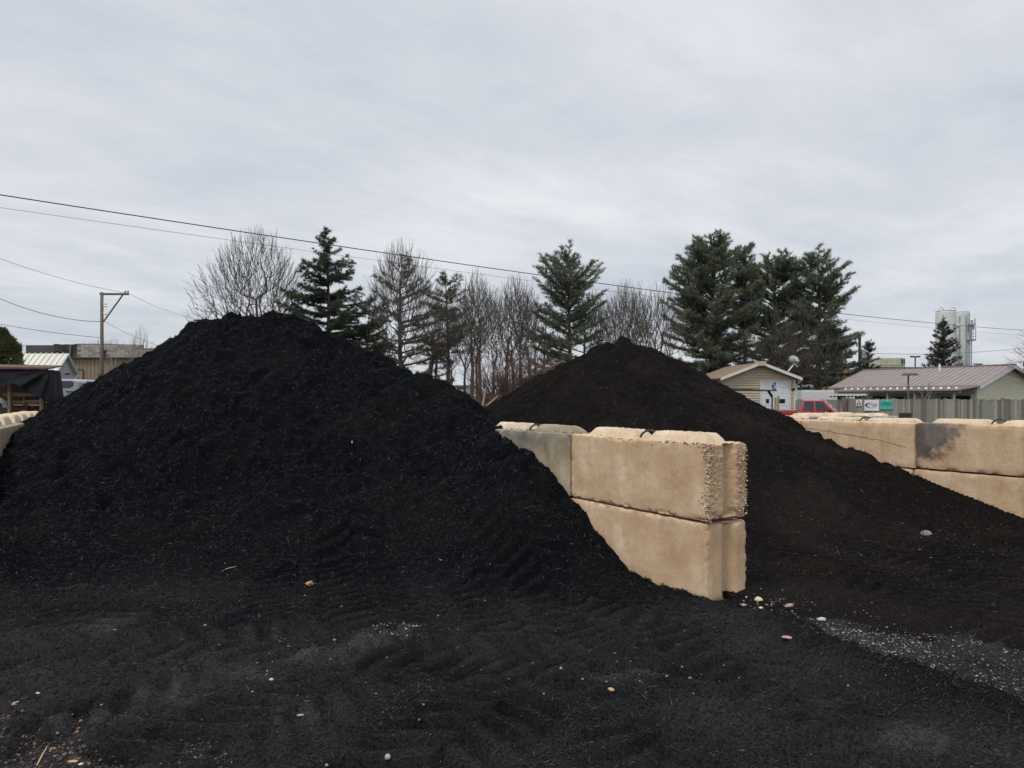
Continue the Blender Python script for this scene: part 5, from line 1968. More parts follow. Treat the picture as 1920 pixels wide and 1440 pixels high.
def slab(name, pts, th, material, parent):
    m__ = MB()
    n_ = len(pts)
    vv_ = list(pts) + [(q[0], q[1], q[2] - th) for q in pts]
    m__.add(vv_, [tuple(range(n_)), tuple(range(2 * n_ - 1, n_ - 1, -1))] + [(i, n_ + i, n_ + (i + 1) % n_, (i + 1) % n_) for i in range(n_)])
    return m__.build(name, material, parent)


rf = slab('roof', [(-0.35, 0, zA), (LN, 0, zA), (LN, WM, zE), (-0.35, WM, zE)], 0.10, M_roof_mauve, t_)
pr_ = slab('porch_roof', [(-0.35, WM + 0.003, zE), (LN - 2.6, WM + 0.003, zE), (LN - 2.2, WP, zP), (-0.35, WP, zP)], 0.08, M_roof_mauve, t_)
slab('roof', [(-0.35, 0, zA - 0.003), (-0.35, -4.2, zE), (LN, -4.2, zE), (LN, 0, zA - 0.003)], 0.10, M_roof_mauve, t_)
xs_ = -0.2
while xs_ < LN - 0.1:
    MB().hexa([(xs_, 0.05, zA - 0.03), (xs_ + 0.035, 0.05, zA - 0.03), (xs_ + 0.035, WM - 0.02, zE + 0.005), (xs_, WM - 0.02, zE + 0.005),
               (xs_, 0.05, zA + 0.012), (xs_ + 0.035, 0.05, zA + 0.012), (xs_ + 0.035, WM - 0.02, zE + 0.03), (xs_, WM - 0.02, zE + 0.03)]).build('standing_seam', M_roof_mauve, rf)
    if xs_ < LN - 2.7:
        MB().hexa([(xs_, WM, zE - 0.02), (xs_ + 0.035, WM, zE - 0.02), (xs_ + 0.035, WP, zP - 0.02), (xs_, WP, zP - 0.02),
                   (xs_, WM, zE + 0.05), (xs_ + 0.035, WM, zE + 0.05), (xs_ + 0.035, WP, zP + 0.03), (xs_, WP, zP + 0.03)]).build('standing_seam', M_roof_mauve, pr_)
    xs_ += 0.40
sx = -0.1
while sx < LN - 2.4:
    MB().prism([(WP - 0.42, zP + 0.04), (WP - 0.30, zP + 0.04), (WP - 0.38, zP + 0.15)], sx, sx + 0.12, 'x').build('snow_guard', M_white, pr_)
    sx += 0.46
MB().box(-0.36, LN, -0.14, 0.14, zA - 0.01, zA + 0.05).build('ridge_cap', M_roof_mauve, rf)
MB().tube([(3.9, 0.9, zA - 0.5), (3.9, 0.9, zA + 0.18)], 0.07, 8).build('vent_pipe', M_white, rf)
# walls
MB().prism([(WM - 0.35, 0), (-4.0, 0), (-4.0, zE - 0.12), (0, zA - 0.16), (WM - 0.35, zE - 0.12 + 0.06)], 0.06, LN - 0.2, 'x').build('wall', M_siding_cream, t_)


def gab2(z):
    if z <= zE:
        return (-4.0, WM - 0.35)
    return (-(zA - 0.14 - z) / (zA - zE) * 4.2, (zA - 0.14 - z) / (zA - zE) * WM)


z = 0.0
while z < zA - 0.25:
    a, b = gab2(min(z + 0.17, zA))
    if b - a > 0.1:
        MB().prism([(-0.03 + 0.06, z), (0.07, z), (0.07, z + 0.17), (0.052, z + 0.17)], a, b, 'y').build('siding_board', M_siding_cream, t_)
    z += 0.17
for sgn in (1, -1):
    e_ = WM if sgn > 0 else -4.2
    MB().add([(-0.36, 0, zA - 0.04), (-0.36, e_, zE - 0.04), (-0.36, e_, zE - 0.22), (-0.36, 0, zA - 0.22), (-0.30, 0, zA - 0.04), (-0.30, e_, zE - 0.04), (-0.30, e_, zE - 0.22), (-0.30, 0, zA - 0.22)],
             [(0, 1, 2, 3), (7, 6, 5, 4), (0, 4, 5, 1), (1, 5, 6, 2), (2, 6, 7, 3), (3, 7, 4, 0)]).build('rake_board', M_white, t_)
# yard side wall under the porch: siding, doors, windows, posts
z = 0.0
while z < zE - 0.25:
    MB().prism([(WM - 0.35, z), (WM - 0.31, z), (WM - 0.335, z + 0.17), (WM - 0.35, z + 0.17)], 0.1, LN - 0.2, 'x').build('siding_board', M_siding_cream, t_)
    z += 0.17
yw = WM - 0.30
for (a, b, z0, z1, kind) in [(0.35, 1.25, 0.05, 2.05, 'door'), (1.55, 2.15, 0.75, 2.0, 'window'), (4.6, 5.4, 0.9, 2.0, 'window'), (5.9, 6.8, 0.05, 2.0, 'door'), (7.6, 8.2, 0.8, 2.0, 'window'), (8.9, 9.6, 0.9, 2.05, 'window')]:
    if kind == 'door':
        d_ = MB().box(a, b, yw, yw + 0.04, z0, z1).build('door', M_navy if a < 1 else M_dark, t_)
        for q in (a - 0.1, b):
            MB().box(q, q + 0.1, yw, yw + 0.06, z0, z1 + 0.1).build('frame', M_trim, d_)
    else:
        w_ = MB().box(a, b, yw, yw + 0.03, z0, z1).build('window', M_glass, t_)
        for q in (a - 0.09, b):
            MB().box(q, q + 0.09, yw, yw + 0.055, z0 - 0.08, z1 + 0.08).build('frame', M_trim, w_)
        for q in (z0 - 0.08, z1, (z0 + z1) / 2 - 0.03):
            MB().box(a, b, yw, yw + 0.05, q, q + 0.07).build('frame', M_trim, w_)
for q in (0.0, 2.4, 4.2, LN - 2.6):
    MB().box(q, q + 0.10, WP - 0.32, WP - 0.22, 0, zP - 0.08).build('porch_post', mat('post_grey', (0.42, 0.38, 0.36), 0.7), t_)
MB().box(-0.3, LN - 2.3, WP - 0.36, WP - 0.18, zP - 0.22, zP - 0.09).build('porch_beam', M_roof_mauve, t_)
# rolled awning with scalloped edge over the far end
aw = MB().box(LN - 4.6, LN - 1.6, WP - 0.10, WP + 0.12, zP - 0.36, zP - 0.24).build('awning', M_trim, t_)
for i in range(10):
    MB().box(LN - 4.4 + i * 0.27, LN - 4.25 + i * 0.27, WP + 0.0, WP + 0.02, zP - 0.46, zP - 0.36).build('scallop', M_dark, aw)
# flat-topped yard lamp in front of the porch
x_, y_ = at(1703, 42)
t_ = thing('yard_lamp', 'pole with a wide flat dark shade standing before the house porch', 'lamp', (x_, y_, GZ(0, 42)), 0)
kk = 42 / F
zl = lambda py: EYE + (745 - py) * kk - GZ(0, 42)
MB().tube([(0, 0, 0), (0, 0, zl(704))], 0.045, 8).build('pole', M_pole, t_)
MB().add([(-10 * kk, -0.25, zl(704)), (17 * kk, -0.25, zl(704)), (17 * kk, 0.25, zl(704)), (-10 * kk, 0.25, zl(704)), (-7 * kk, -0.16, zl(700)), (14 * kk, -0.16, zl(700)), (14 * kk, 0.16, zl(700)), (-7 * kk, 0.16, zl(700))],
         [(3, 2, 1, 0), (4, 5, 6, 7), (0, 1, 5, 4), (1, 2, 6, 5), (2, 3, 7, 6), (3, 0, 4, 7)]).build('shade', mat('lamp_brown', (0.11, 0.085, 0.065), 0.8, 0.3, 8), t_)

# board fence ---------------------------------------------------------------------
M_board = [mat('fence_board_a', (0.25, 0.24, 0.20), 0.9, 0.25, 5, stretch=(1, 1, 0.3)), mat('fence_board_b', (0.32, 0.31, 0.27), 0.9, 0.25, 5, stretch=(1, 1, 0.3)), mat('fence_board_c', (0.165, 0.15, 0.12), 0.9, 0.25, 5, stretch=(1, 1, 0.3)), mat('fence_board_d', (0.23, 0.245, 0.20), 0.9, 0.25, 5, stretch=(1, 1, 0.3))]
f0 = Vector(at(1588, 44))
fd = Vector((0.515, -0.857))
t_ = thing('board_fence', 'grey weathered upright-board fence in front of the cream house', 'fence', (f0.x, f0.y, GZ(0, 44)), frame_z(fd))
bm_ = [MB().box(0, 0.135, -0.01, 0.012, 0, 1.0).mesh('board', m) for m in M_board]
ztop = EYE + (745 - 748.5) * 44 / F - GZ(0, 44)
gr_ = random.Random(4)
i = 0
s_ = 0.0
while s_ < 11.2:
    b_ = bpy.data.objects.new('board', bm_[gr_.choice([0, 0, 1, 2, 3])])
    b_.location = (s_, gr_.uniform(-0.006, 0.006), 0.02)
    b_.scale = (1, 1, ztop + gr_.uniform(-0.03, 0.02) - 0.004 * s_ * 0.2)
    b_.rotation_euler = (0, gr_.gauss(0, 0.006), 0)
    link(b_, t_)
    s_ += 0.148
for s_ in (0.0, 2.8, 5.6, 8.4):
    MB().box(s_, s_ + 0.11, 0.02, 0.13, 0, ztop + 0.08).build('post', M_board[2], t_)
for z_ in (0.4, 1.4):
    MB().box(0, 11.2, 0.013, 0.06, z_, z_ + 0.09).build('rail', M_board[2], t_)
# shorter return piece of fence behind the pickup
f1 = Vector(at(1588, 44.02))
t2 = thing('board_fence', 'short darker board fence piece with a capped post at the fence corner', 'fence', (f1.x, f1.y, GZ(0, 44)), R(12))
for i in range(6):
    b_ = bpy.data.objects.new('board', bm_[(2, 0, 2, 3)[i % 4]])
    b_.location = (-0.15 - 0.15 * (i + 1) + 0.75, -0.10, 0.02)
    b_.scale = (1, 1, ztop + 0.02 * (i % 2))
    link(b_, t2)
MB().box(-0.33, 0.62, -0.13, -0.11, ztop - 0.26, ztop - 0.05).build('rail', M_board[2], t2)
MB().box(-0.34, -0.16, -0.2, 0.0, 0, ztop + 0.12).build('post', M_board[2], t2)
# fence run behind the pickup
f2 = Vector(at(1492, 52))
t3 = thing('board_fence', 'low grey board fence behind the red pickup cab', 'fence', (f2.x, f2.y, GZ(0, 52)), R(-3))
s_ = 0.0
while s_ < 3.2:
    b_ = bpy.data.objects.new('board', bm_[gr_.choice([0, 1, 3])])
    b_.location = (s_, 0, 0.02)
    b_.scale = (1, 1, EYE + (745 - 750) * 52 / F - GZ(0, 52) + gr_.uniform(-0.02, 0.03))
    link(b_, t3)
    s_ += 0.148
MB().box(0, 3.2, 0.013, 0.06, 1.2, 1.3).build('rail', M_board[2], t3)


# signs on the fence
def text_mesh(s, size, material, name='lettering'):
    cu_ = bpy.data.curves.new(name, 'FONT')
    cu_.body = s
    cu_.size = size
    cu_.align_x = 'CENTER'
    cu_.extrude = 0.002
    tmp = bpy.data.objects.new('tmp', cu_)
    COL.objects.link(tmp)
    dg = bpy.context.evaluated_depsgraph_get()
    me_ = bpy.data.meshes.new_from_object(tmp.evaluated_get(dg))
    bpy.data.objects.remove(tmp)
    me_.materials.clear()
    me_.materials.append(material)
    return me_


def sign(px0, px1, py0, py1, label, material):
    """flat board hung on the viewer's side of the fence"""
    # intersection of the sight line with the fence
    def on_fence(px):
        r_ = (px - 960) / F
        s__ = (r_ * f0.y - f0.x) / (fd.x - r_ * fd.y)
        return s__, f0.y + fd.y * s__
    s0, Y0 = on_fence(px0)
    s1, Y1 = on_fence(px1)
    Ym = (Y0 + Y1) / 2
    zt = EYE + (745 - py0) * Ym / F
    zb_ = EYE + (745 - py1) * Ym / F
    pc = f0 + fd * ((s0 + s1) / 2)
    nrm_ = Vector((fd.y, -fd.x))          # towards the viewer
    pc = pc + nrm_ * 0.05
    t__ = thing('sign', label, 'sign', (pc.x, pc.y, zb_), frame_z(fd), 'signs on the board fence')
    w_, h__ = abs(s1 - s0), zt - zb_
    MB().box(-w_ / 2, w_ / 2, -0.012, 0.004, 0, h__).build('panel', material, t__, bevel=0.004)
    return t__, w_, h__


def mark(parent, polys, material, name, depth=-0.0135):
    m__ = MB()
    for q in polys:
        m__.prism(q, depth - 0.002, depth + 0.0005, 'y')
    return m__.build(name, material, parent)


s1_, w_, h__ = sign(1606.5, 1617, 750, 761.5, 'small white square sign with a black three-part emblem', M_white)
rh = lambda cx_, cz_, a, b, rot: [(cx_ + math.cos(rot) * u_ - math.sin(rot) * v_, cz_ + math.sin(rot) * u_ + math.cos(rot) * v_) for u_, v_ in ((a, 0), (0, b), (-a, 0), (0, -b))]
cz_ = h__ * 0.52
mark(s1_, [rh(0, cz_ + 0.085, 0.085, 0.048, math.pi / 2), rh(-0.074, cz_ - 0.043, 0.085, 0.048, R(210)), rh(0.074, cz_ - 0.043, 0.085, 0.048, R(-30))], M_black, 'emblem')
mark(s1_, [[(a, 0.045), (a + 0.026, 0.045), (a + 0.026, 0.085), (a, 0.085)] for a in (-0.13, -0.09, -0.055, -0.01, 0.035, 0.07, 0.105)], M_black, 'lettering')
s2_, w_, h__ = sign(1622, 1649.5, 750, 770.5, 'large white sign with a blue swoosh ring and dark lettering', M_white)
cxs, czs, A_, B_ = 0.0, h__ * 0.52, w_ * 0.46, h__ * 0.25
quads = []
for i in range(40):
    a0, a1 = R(20) + i * R(8), R(20) + (i + 1) * R(8)
    def ring(a):
        th = 0.012 + 0.085 * max(0.0, math.cos((a - math.pi) * 0.62)) ** 2
        return (cxs + A_ * math.cos(a), czs + B_ * math.sin(a)), (cxs + (A_ - th) * math.cos(a) + th * 0.35, czs + (B_ - th * 0.42) * math.sin(a))
    (p0, q0), (p1, q1) = ring(a0), ring(a1)
    quads.append([p0, p1, q1, q0])
mark(s2_, quads, M_blue, 'swoosh')
gg = random.Random(9)
lt = []
for i in range(9):
    x0 = -w_ * 0.27 + i * w_ * 0.073
    hh_ = 0.075 if i % 3 else 0.095
    lt.append([(x0, czs - 0.01), (x0 + w_ * 0.026, czs - 0.01), (x0 + w_ * 0.036, czs + hh_), (x0 + w_ * 0.010, czs + hh_)])
    if i % 2:
        lt.append([(x0 + w_ * 0.03, czs + 0.005), (x0 + w_ * 0.06, czs + 0.005), (x0 + w_ * 0.06, czs + 0.028), (x0 + w_ * 0.03, czs + 0.028)])
for i in range(5):
    x0 = w_ * 0.05 + i * w_ * 0.06
    lt.append([(x0, czs - 0.075), (x0 + w_ * 0.035, czs - 0.075), (x0 + w_ * 0.04, czs - 0.03), (x0 + w_ * 0.005, czs - 0.03)])
mark(s2_, lt, M_black, 'lettering', -0.0145)
s3_, w_, h__ = sign(1651.5, 1675, 749.5, 767.5, 'teal green sign with two lines of lettering and a dark streak', M_teal)
for s, zf, sc_, mm in (('INTERSTATE', 0.60, 0.155, M_black), ('BATTERIES', 0.40, 0.155, M_black)):
    lo_ = bpy.data.objects.new('lettering', text_mesh(s, sc_ * 0.82, mm))
    lo_.location = (0, -0.0165, h__ * zf)
    lo_.rotation_euler = (R(90), 0, 0)
    lo_.scale = (min(1, w_ * 0.80 / max(0.01, lo_.dimensions.x)) if lo_.dimensions.x else 1, 1, 1)
    link(lo_, s3_)
mark(s3_, [[(-w_ * 0.05, h__ * 0.20), (w_ * 0.22, h__ * 0.31), (w_ * 0.27, h__ * 0.33), (w_ * 0.18, h__ * 0.25)], [(-w_ * 0.22, h__ * 0.32), (-w_ * 0.12, h__ * 0.32), (-w_ * 0.15, h__ * 0.24)]], M_black, 'streak')
mark(s3_, [[(w_ * 0.0, h__ * 0.80), (w_ * 0.10, h__ * 0.90), (w_ * 0.14, h__ * 0.90), (w_ * 0.05, h__ * 0.78)]], M_white, 'streak')
x_, y_ = at(1697.5, 36)
o_ = MB().box(-0.25, 0.25, -0.12, 0.12, 0, EYE + (745 - 774) * 36 / F - GZ(0, 36)).build('utility_box', mat('dark_box', (0.038, 0.030, 0.032), 0.7, 0.2, 6), bevel=0.02)
o_.location = (x_, y_, GZ(0, 36))
tag(o_, 'dark squat utility box in front of the board fence', 'utility box')

# silos -----------------------------------------------------------------------------
for (px0, px1, pyt, lab, far) in [(1756, 1790, 584.5, 'left white concrete silo with a loop on its rim', 150), (1789.5, 1816, 586.5, 'right white concrete silo beside the ladder tower', 153)]:
    x_, y_ = at((px0 + px1) / 2, far)
    t_ = thing('silo', lab, 'silo', (x_, y_, GZ(0, far)), 0, 'white silos')
    r_ = (px1 - px0) / 2 / F * far
    h_ = EYE + (745 - pyt) * far / F - GZ(0, far)
    MB().tube([(0, 0, 0), (0, 0, h_ * 0.5), (0, 0, h_ - 0.25), (0, 0, h_)], [r_, r_, r_, r_ * 0.97], 32).build('shell', M_silo, t_, True).data.polygons[-1].use_smooth = False
    MB().tube([(0, 0, h_ + 0.02), (0, 0, h_ + 0.12)], r_ * 0.985, 32).build('rim', M_silo_trim, t_)
    for q in (-0.55, 0.45) if px0 < 1780 else ():
        MB().tube([(q * r_ * 1.3 + 0.5 * math.cos(a), -r_ * 0.4, h_ + 0.75 * math.sin(a)) for a in np.linspace(0, math.pi, 9)], 0.06, 5).build('rail_loop', M_silo_trim, t_)
    s_ = 28 / F * far
    bx_ = MB().box(0.30 * r_, 0.30 * r_ + 1.0, -r_ - 0.55, -r_ * 0.7, h_ - s_ - 0.45, h_ - s_ + 0.45).build('hatch_box', M_silo_trim, t_)
    MB().box(0.30 * r_ + 0.1, 0.30 * r_ + 0.95, -r_ - 0.58, -r_ - 0.552, h_ - s_ - 0.1, h_ - s_ + 0.42).build('hatch_lid', M_white, bx_)
    for i, q in enumerate((-0.72 * r_, 0.02 * r_)):
        if px0 > 1780 or i == 0:
            MB().tube([(q, -math.sqrt(max(0.05, r_ * r_ - q * q)) - 0.12, 0), (q, -math.sqrt(max(0.05, r_ * r_ - q * q)) - 0.12, h_ - 0.8)], 0.10, 6).build('pipe', M_silo_trim, t_)
x_, y_ = at(1820, 151)
t_ = thing('ladder_tower', 'narrow steel ladder tower with a cage and antennas right of the silos', 'tower', (x_, y_, GZ(0, 151)), 0)
kk = 151 / F
zz2 = lambda py: EYE + (745 - py) * kk - GZ(0, 151)
M0 = MB()
for sx_ in (-1.5, 1.5):
    MB().tube([(sx_ * kk, 0, 0), (sx_ * kk, 0, zz2(600))], 0.10, 5).build('rail', M_silo_trim, t_)
z = 1.0
while z < zz2(640):
    MB().box(-1.5 * kk, 1.5 * kk, -0.05, 0.05, z, z + 0.10).build('rung', M_silo_trim, t_)
    z += 1.3
MB().box(-3 * kk, 7 * kk, -0.6, 0.6, zz2(639), zz2(636)).build('platform', M_silo_trim, t_)
for a in (-2.6, 1.5, 6.6):
    MB().tube([(a * kk, -0.5, zz2(636)), (a * kk, -0.5, zz2(612))], 0.07, 5).build('cage_bar', M_silo_trim, t_)
for p_ in (618, 625, 631):
    MB().box(-2.6 * kk, 6.6 * kk, -0.55, -0.45, zz2(p_) - 0.05, zz2(p_) + 0.05).build('cage_ring', M_silo_trim, t_)
MB().box(-3 * kk, 8.6 * kk, -0.3, 0.3, zz2(610), zz2(607)).build('platform', M_silo_trim, t_)
for a, b in ((-2.4, 587), (4, 600), (8, 597)):
    MB().tube([(a * kk, 0, zz2(608)), (a * kk, 0, zz2(b))], 0.11, 5).build('antenna', M_silo_trim, t_)

# far industrial buildings -------------------------------------------------------
def simple_building(name, label, px0, px1, pyt, Y, depth, material, rz=0.0, cat='building'):
    x0, y_ = at(px0, Y)
    x1, _ = at(px1, Y)
    t__ = thing(name, label, cat, ((x0 + x1) / 2, y_, GZ(0, Y)), rz)
    h__ = EYE + (745 - pyt) * Y / F - GZ(0, Y)
    w__ = x1 - x0
    MB().box(-w__ / 2, w__ / 2, 0, depth, 0, h__).build('wall', material, t__)
    return t__, w__, h__, Y / F


t_, w_, h_, kk = simple_building('plant_building', 'cream louvered rooftop plant room on a dark deck behind the house', 1647, 1697, 671, 140, 8, M_louver)
for i in range(15):
    x0 = -w_ / 2 + w_ * i / 15
    MB().box(x0 + 0.02, x0 + w_ / 15 - 0.06, -0.12, -0.005, h_ - 1.35, h_ - 0.1).build('louver', M_louver, t_)
MB().box(-w_ / 2 - 0.6, w_ / 2 + 2.4, -1.2, 8, h_ - 2.3, h_ - 1.75).build('deck', mat('dark_deck', (0.10, 0.10, 0.11), 0.7, 0.2, 1), t_)
for i in range(5):
    MB().box(-w_ / 2 + 0.3 + i * w_ / 4.2, -w_ / 2 + 0.55 + i * w_ / 4.2, -1.0, -0.8, 0, h_ - 2.3).build('column', MATS['dark_deck'], t_)
for a, b in ((0.34, 0.40), (0.43, 0.48)):
    MB().box(w_ * a, w_ * b, -0.14, -0.122, h_ - 1.2, h_ - 0.2).build('vent', M_dark, t_)
t_, w_, h_, kk = simple_building('ochre_building', 'ochre yellow building behind the dark utility pole', 1500, 1612, 693, 95, 14, mat('ochre_wall', (0.44, 0.325, 0.145), 0.8, 0.15, 0.6))
for i in range(4):
    MB().box(-w_ / 2, w_ / 2, -0.05, -0.004, h_ - 0.10 - i * 0.75, h_ + 0.03 - i * 0.75).build('band', mat('ochre_band', (0.33, 0.235, 0.105), 0.8, 0.15, 0.6) if i == 0 else MATS['ochre_band'], t_)
t_, w_, h_, kk = simple_building('penthouse', 'pale rooftop block with pipes above the ochre building', 1553, 1592, 686, 125, 8, mat('pale_block', (0.50, 0.52, 0.53), 0.7, 0.2, 0.8))
MB().box(-w_ * 0.35, w_ * 0.42, 1, 6, h_, h_ + 4 * kk).build('upper_storey', MATS['pale_block'], t_)
for a, b in ((-0.48, 6), (-0.44, 5), (0.0, 7), (0.22, 6)):
    MB().tube([(w_ * a, 0.5, h_ - 0.2), (w_ * a, 0.5, h_ + b * kk)], 0.16, 6).build('flue', M_silo_trim, t_)
for i in range(6):
    MB().box(-w_ * 0.42 + i * w_ * 0.14, -w_ * 0.34 + i * w_ * 0.14, -0.05, -0.004, h_ - 2.5 * kk, h_ - 0.8 * kk).build('window', M_glass, t_)
t_, w_, h_, kk = simple_building('container', 'white ribbed container or shed left of the cream house', 1503, 1566, 731.5, 62, 2.5, M_white, cat='container')
for i in range(26):
    x0 = -w_ / 2 + w_ * i / 26
    MB().box(x0 + 0.02, x0 + w_ / 26 - 0.03, -0.035, -0.003, 0.1, h_ - 0.08).build('rib', M_white, t_)
t_ = thing('small_house', 'small grey gabled house beyond the white container', 'house', (at(1528, 80)[0], 80, GZ(0, 80)), 0)
kk = 80 / F
zq = lambda py: EYE + (745 - py) * kk - GZ(0, 80)
MB().prism([(-16 * kk, 0), (10 * kk, 0), (10 * kk, zq(727)), (2 * kk, zq(717)), (-8 * kk, zq(725)), (-16 * kk, zq(726))], 0, 6, 'y').build('wall', mat('grey_siding', (0.38, 0.40, 0.42), 0.7, 0.1), t_)
for a, b in (((2, 716), (12, 728)), ((2, 716), (-9, 726))):
    MB().add([(a[0] * kk, -0.3, zq(a[1])), (b[0] * kk, -0.3, zq(b[1])), (b[0] * kk, 6, zq(b[1])), (a[0] * kk, 6, zq(a[1])), (a[0] * kk, -0.3, zq(a[1]) - 0.12), (b[0] * kk, -0.3, zq(b[1]) - 0.12), (b[0] * kk, 6, zq(b[1]) - 0.12), (a[0] * kk, 6, zq(a[1]) - 0.12)],
             [(0, 1, 2, 3), (7, 6, 5, 4), (0, 4, 5, 1), (1, 5, 6, 2), (2, 6, 7, 3), (3, 7, 4, 0)]).build('roof', M_white, t_)
# twin parking lot lamps
for px_, py_, far, lab in ((1716, 669, 110, 'twin-headed car park lamp left of the cone-shaped spruce'), (1834, 683, 130, 'twin-headed car park lamp just clearing the house ridge')):
    x_, y_ = at(px_, far)
    t_ = thing('car_park_lamp', lab, 'lamp', (x_, y_, GZ(0, far)), 0, 'car park lamps')
    h_ = EYE + (745 - py_) * far / F - GZ(0, far)
    MB().tube([(0, 0, 0), (0, 0, h_)], 0.09, 6).build('pole', M_dark, t_)
    for sg in (-1, 1):
        MB().box(min(sg * 0.15, sg * 0.68), max(sg * 0.15, sg * 0.68), -0.2, 0.2, h_ - 0.08, h_ + 0.12).build('lamp_head', M_dark, t_)
    MB().box(-0.2, 0.2, -0.04, 0.04, h_ - 0.12, h_ - 0.04).build('arm', M_dark, t_)
# black dish at the right picture edge
x_, y_ = at(1921, 60)
t_ = thing('dish_antenna', 'round black dish at the right picture edge above the gable', 'dish', (x_, y_, GZ(0, 60)), 0)
zz3 = EYE + (745 - 683) * 60 / F - GZ(0, 60)
MB().tube([(0, 0, 0), (0, 0, zz3)], 0.05, 6).build('mast', M_dark, t_)
MB().tube([(0, -0.05, zz3), (0.02, -0.2, zz3)], [0.2, 0.27], 14).build('reflector', M_dark, t_)
# white trailer and tan gable seen between the heaps
t_, w_, h_, kk = simple_building('trailer', 'white box trailer seen in the gap behind the bare trees', 838, 886, 722, 62, 2.4, M_white, cat='trailer')
MB().box(-w_ / 2 - 0.02, w_ / 2 + 0.02, -0.03, -0.003, h_ - 0.16, h_ - 0.03).build('top_rail', M_silo_trim, t_)
MB().box(-w_ * 0.1, w_ * 0.25, -0.02, -0.004, h_ - 0.30, h_ - 0.20).build('stripe', M_dark, t_)
for q in (-0.3, 0.3):
    MB().tube([(w_ * q, -0.02, 0.4), (w_ * q, 0.2, 0.4)], 0.4, 14).build('wheel', M_black, t_)
x_, y_ = at(1000, 47)
t_ = thing('shed', 'pale tan gabled shed cut off by the left slope of the right heap', 'shed', (x_, y_, GZ(0, 47)), 0)
kk = 47 / F
zq = lambda py: EYE + (745 - py) * kk - GZ(0, 47)
MB().prism([(-22 * kk, 0), (120 * kk, 0), (120 * kk, zq(706)), (54 * kk, zq(678)), (-22 * kk, zq(715))], 0, 7, 'y').build('wall', mat('shed_tan', (0.50, 0.45, 0.34), 0.7, 0.1), t_)
MB().add([(54 * kk, -0.4, zq(676)), (-30 * kk, -0.4, zq(717)), (-30 * kk, 7, zq(717)), (54 * kk, 7, zq(676)), (54 * kk, -0.4, zq(679)), (-30 * kk, -0.4, zq(720)), (-30 * kk, 7, zq(720)), (54 * kk, 7, zq(679))],
         [(0, 1, 2, 3), (7, 6, 5, 4), (0, 4, 5, 1), (1, 5, 6, 2), (2, 6, 7, 3), (3, 7, 4, 0)]).build('roof', M_roof_brown, t_)
MB().add([(54 * kk, -0.4, zq(676)), (124 * kk, -0.4, zq(708)), (124 * kk, 7, zq(708)), (54 * kk, 7, zq(676)), (54 * kk, -0.4, zq(679)), (124 * kk, -0.4, zq(711)), (124 * kk, 7, zq(711)), (54 * kk, 7, zq(679))],
         [(0, 1, 2, 3), (7, 6, 5, 4), (0, 4, 5, 1), (1, 5, 6, 2), (2, 6, 7, 3), (3, 7, 4, 0)]).build('roof', M_roof_brown, t_)

# burnt block building on the left -----------------------------------------------
Y_ = 62
x_, _ = at(160, Y_)
t_ = thing('burnt_building', 'fire-damaged grey block building over tan metal siding, left background', 'building', (x_, Y_, GZ(0, Y_)), 0)
kk = Y_ / F
X = lambda px: (px - 160) * kk
zq = lambda py: EYE + (745 - py) * kk - GZ(0, Y_)
M_cblock = [mat('block_pale', (0.40, 0.375, 0.335), 0.9, 0.3, 1.5), mat('block_grey', (0.30, 0.28, 0.25), 0.9, 0.35, 1.5)]
M_mortar = mat('block_mortar', (0.22, 0.21, 0.19), 0.95, 0.3, 2)
M_char = mat('charred_wall', (0.035, 0.034, 0.035), 0.95, 0.5, 0.9, col2=(0.10, 0.095, 0.09))
M_corr = mat('grey_corrugated', (0.155, 0.158, 0.165), 0.7, 0.12, 1)
M_metal_tan = mat('tan_metal', (0.30, 0.225, 0.150), 0.7, 0.12, 0.7)
M_brown_trim = mat('brown_trim', (0.075, 0.042, 0.030), 0.7, 0.15)
pw = MB()
pw.prism([(X(118), zq(672)), (X(290), zq(672)), (X(290), zq(657)), (X(286), zq(657)), (X(286), zq(649.5)), (X(265), zq(649.5)), (X(265), zq(650)), (X(243), zq(650)), (X(243), zq(643.5)), (X(180), zq(641.5)), (X(118), zq(641))], 2.0, 2.4, 'y')
pw = pw.build('parapet', M_mortar, t_)
gb = random.Random(3)
bh_, bl_ = 0.205, 0.62
row = 0
z = zq(671.5)
bms = [MB().box(0.01, bl_ - 0.012, -0.025, 0.0, 0.008, bh_ - 0.008).mesh('concrete_brick', m) for m in M_cblock]
while z + bh_ < zq(641.5):
    px_lim = 243 if z + bh_ < zq(643.5) else 180
    if z + bh_ < zq(650):
        px_lim = 286
    xx_ = X(119) + (bl_ / 2 if row % 2 else 0)
    while xx_ + bl_ < X(px_lim):
        if not (X(163) < xx_ + bl_ / 2 < X(177) and zq(668) < z < zq(655)):
            b_ = bpy.data.objects.new('concrete_brick', bms[gb.random() < 0.4])
            b_.location = (xx_, 2.0 - gb.uniform(0.001, 0.006), z)
            link(b_, pw)
        xx_ += bl_
    z += bh_
    row += 1
MB().box(X(165), X(175), 1.94, 1.99, zq(667), zq(654)).build('window_opening', M_dark, t_)
MB().prism([(X(72), zq(672)), (X(118), zq(672)), (X(118), zq(641)), (X(108), zq(642.5)), (X(95), zq(642)), (X(86), zq(643)), (X(80), zq(641.5)), (X(72), zq(641.5))], 2.05, 2.5, 'y').build('charred_wall', M_char, t_)
MB().tube([(X(104), 1.98, zq(672)), (X(106.5), 1.98, zq(643))], 0.09, 4).build('bent_stud', M_corr, t_)
MB().tube([(X(79), 1.95, zq(655)), (X(92), 1.9, zq(659)), (X(100), 1.95, zq(662))], 0.12, 4).build('fallen_beam', M_dark, t_)
MB().box(X(10), X(77), 2.6, 9, 0, zq(643)).build('metal_wall', M_corr, t_)
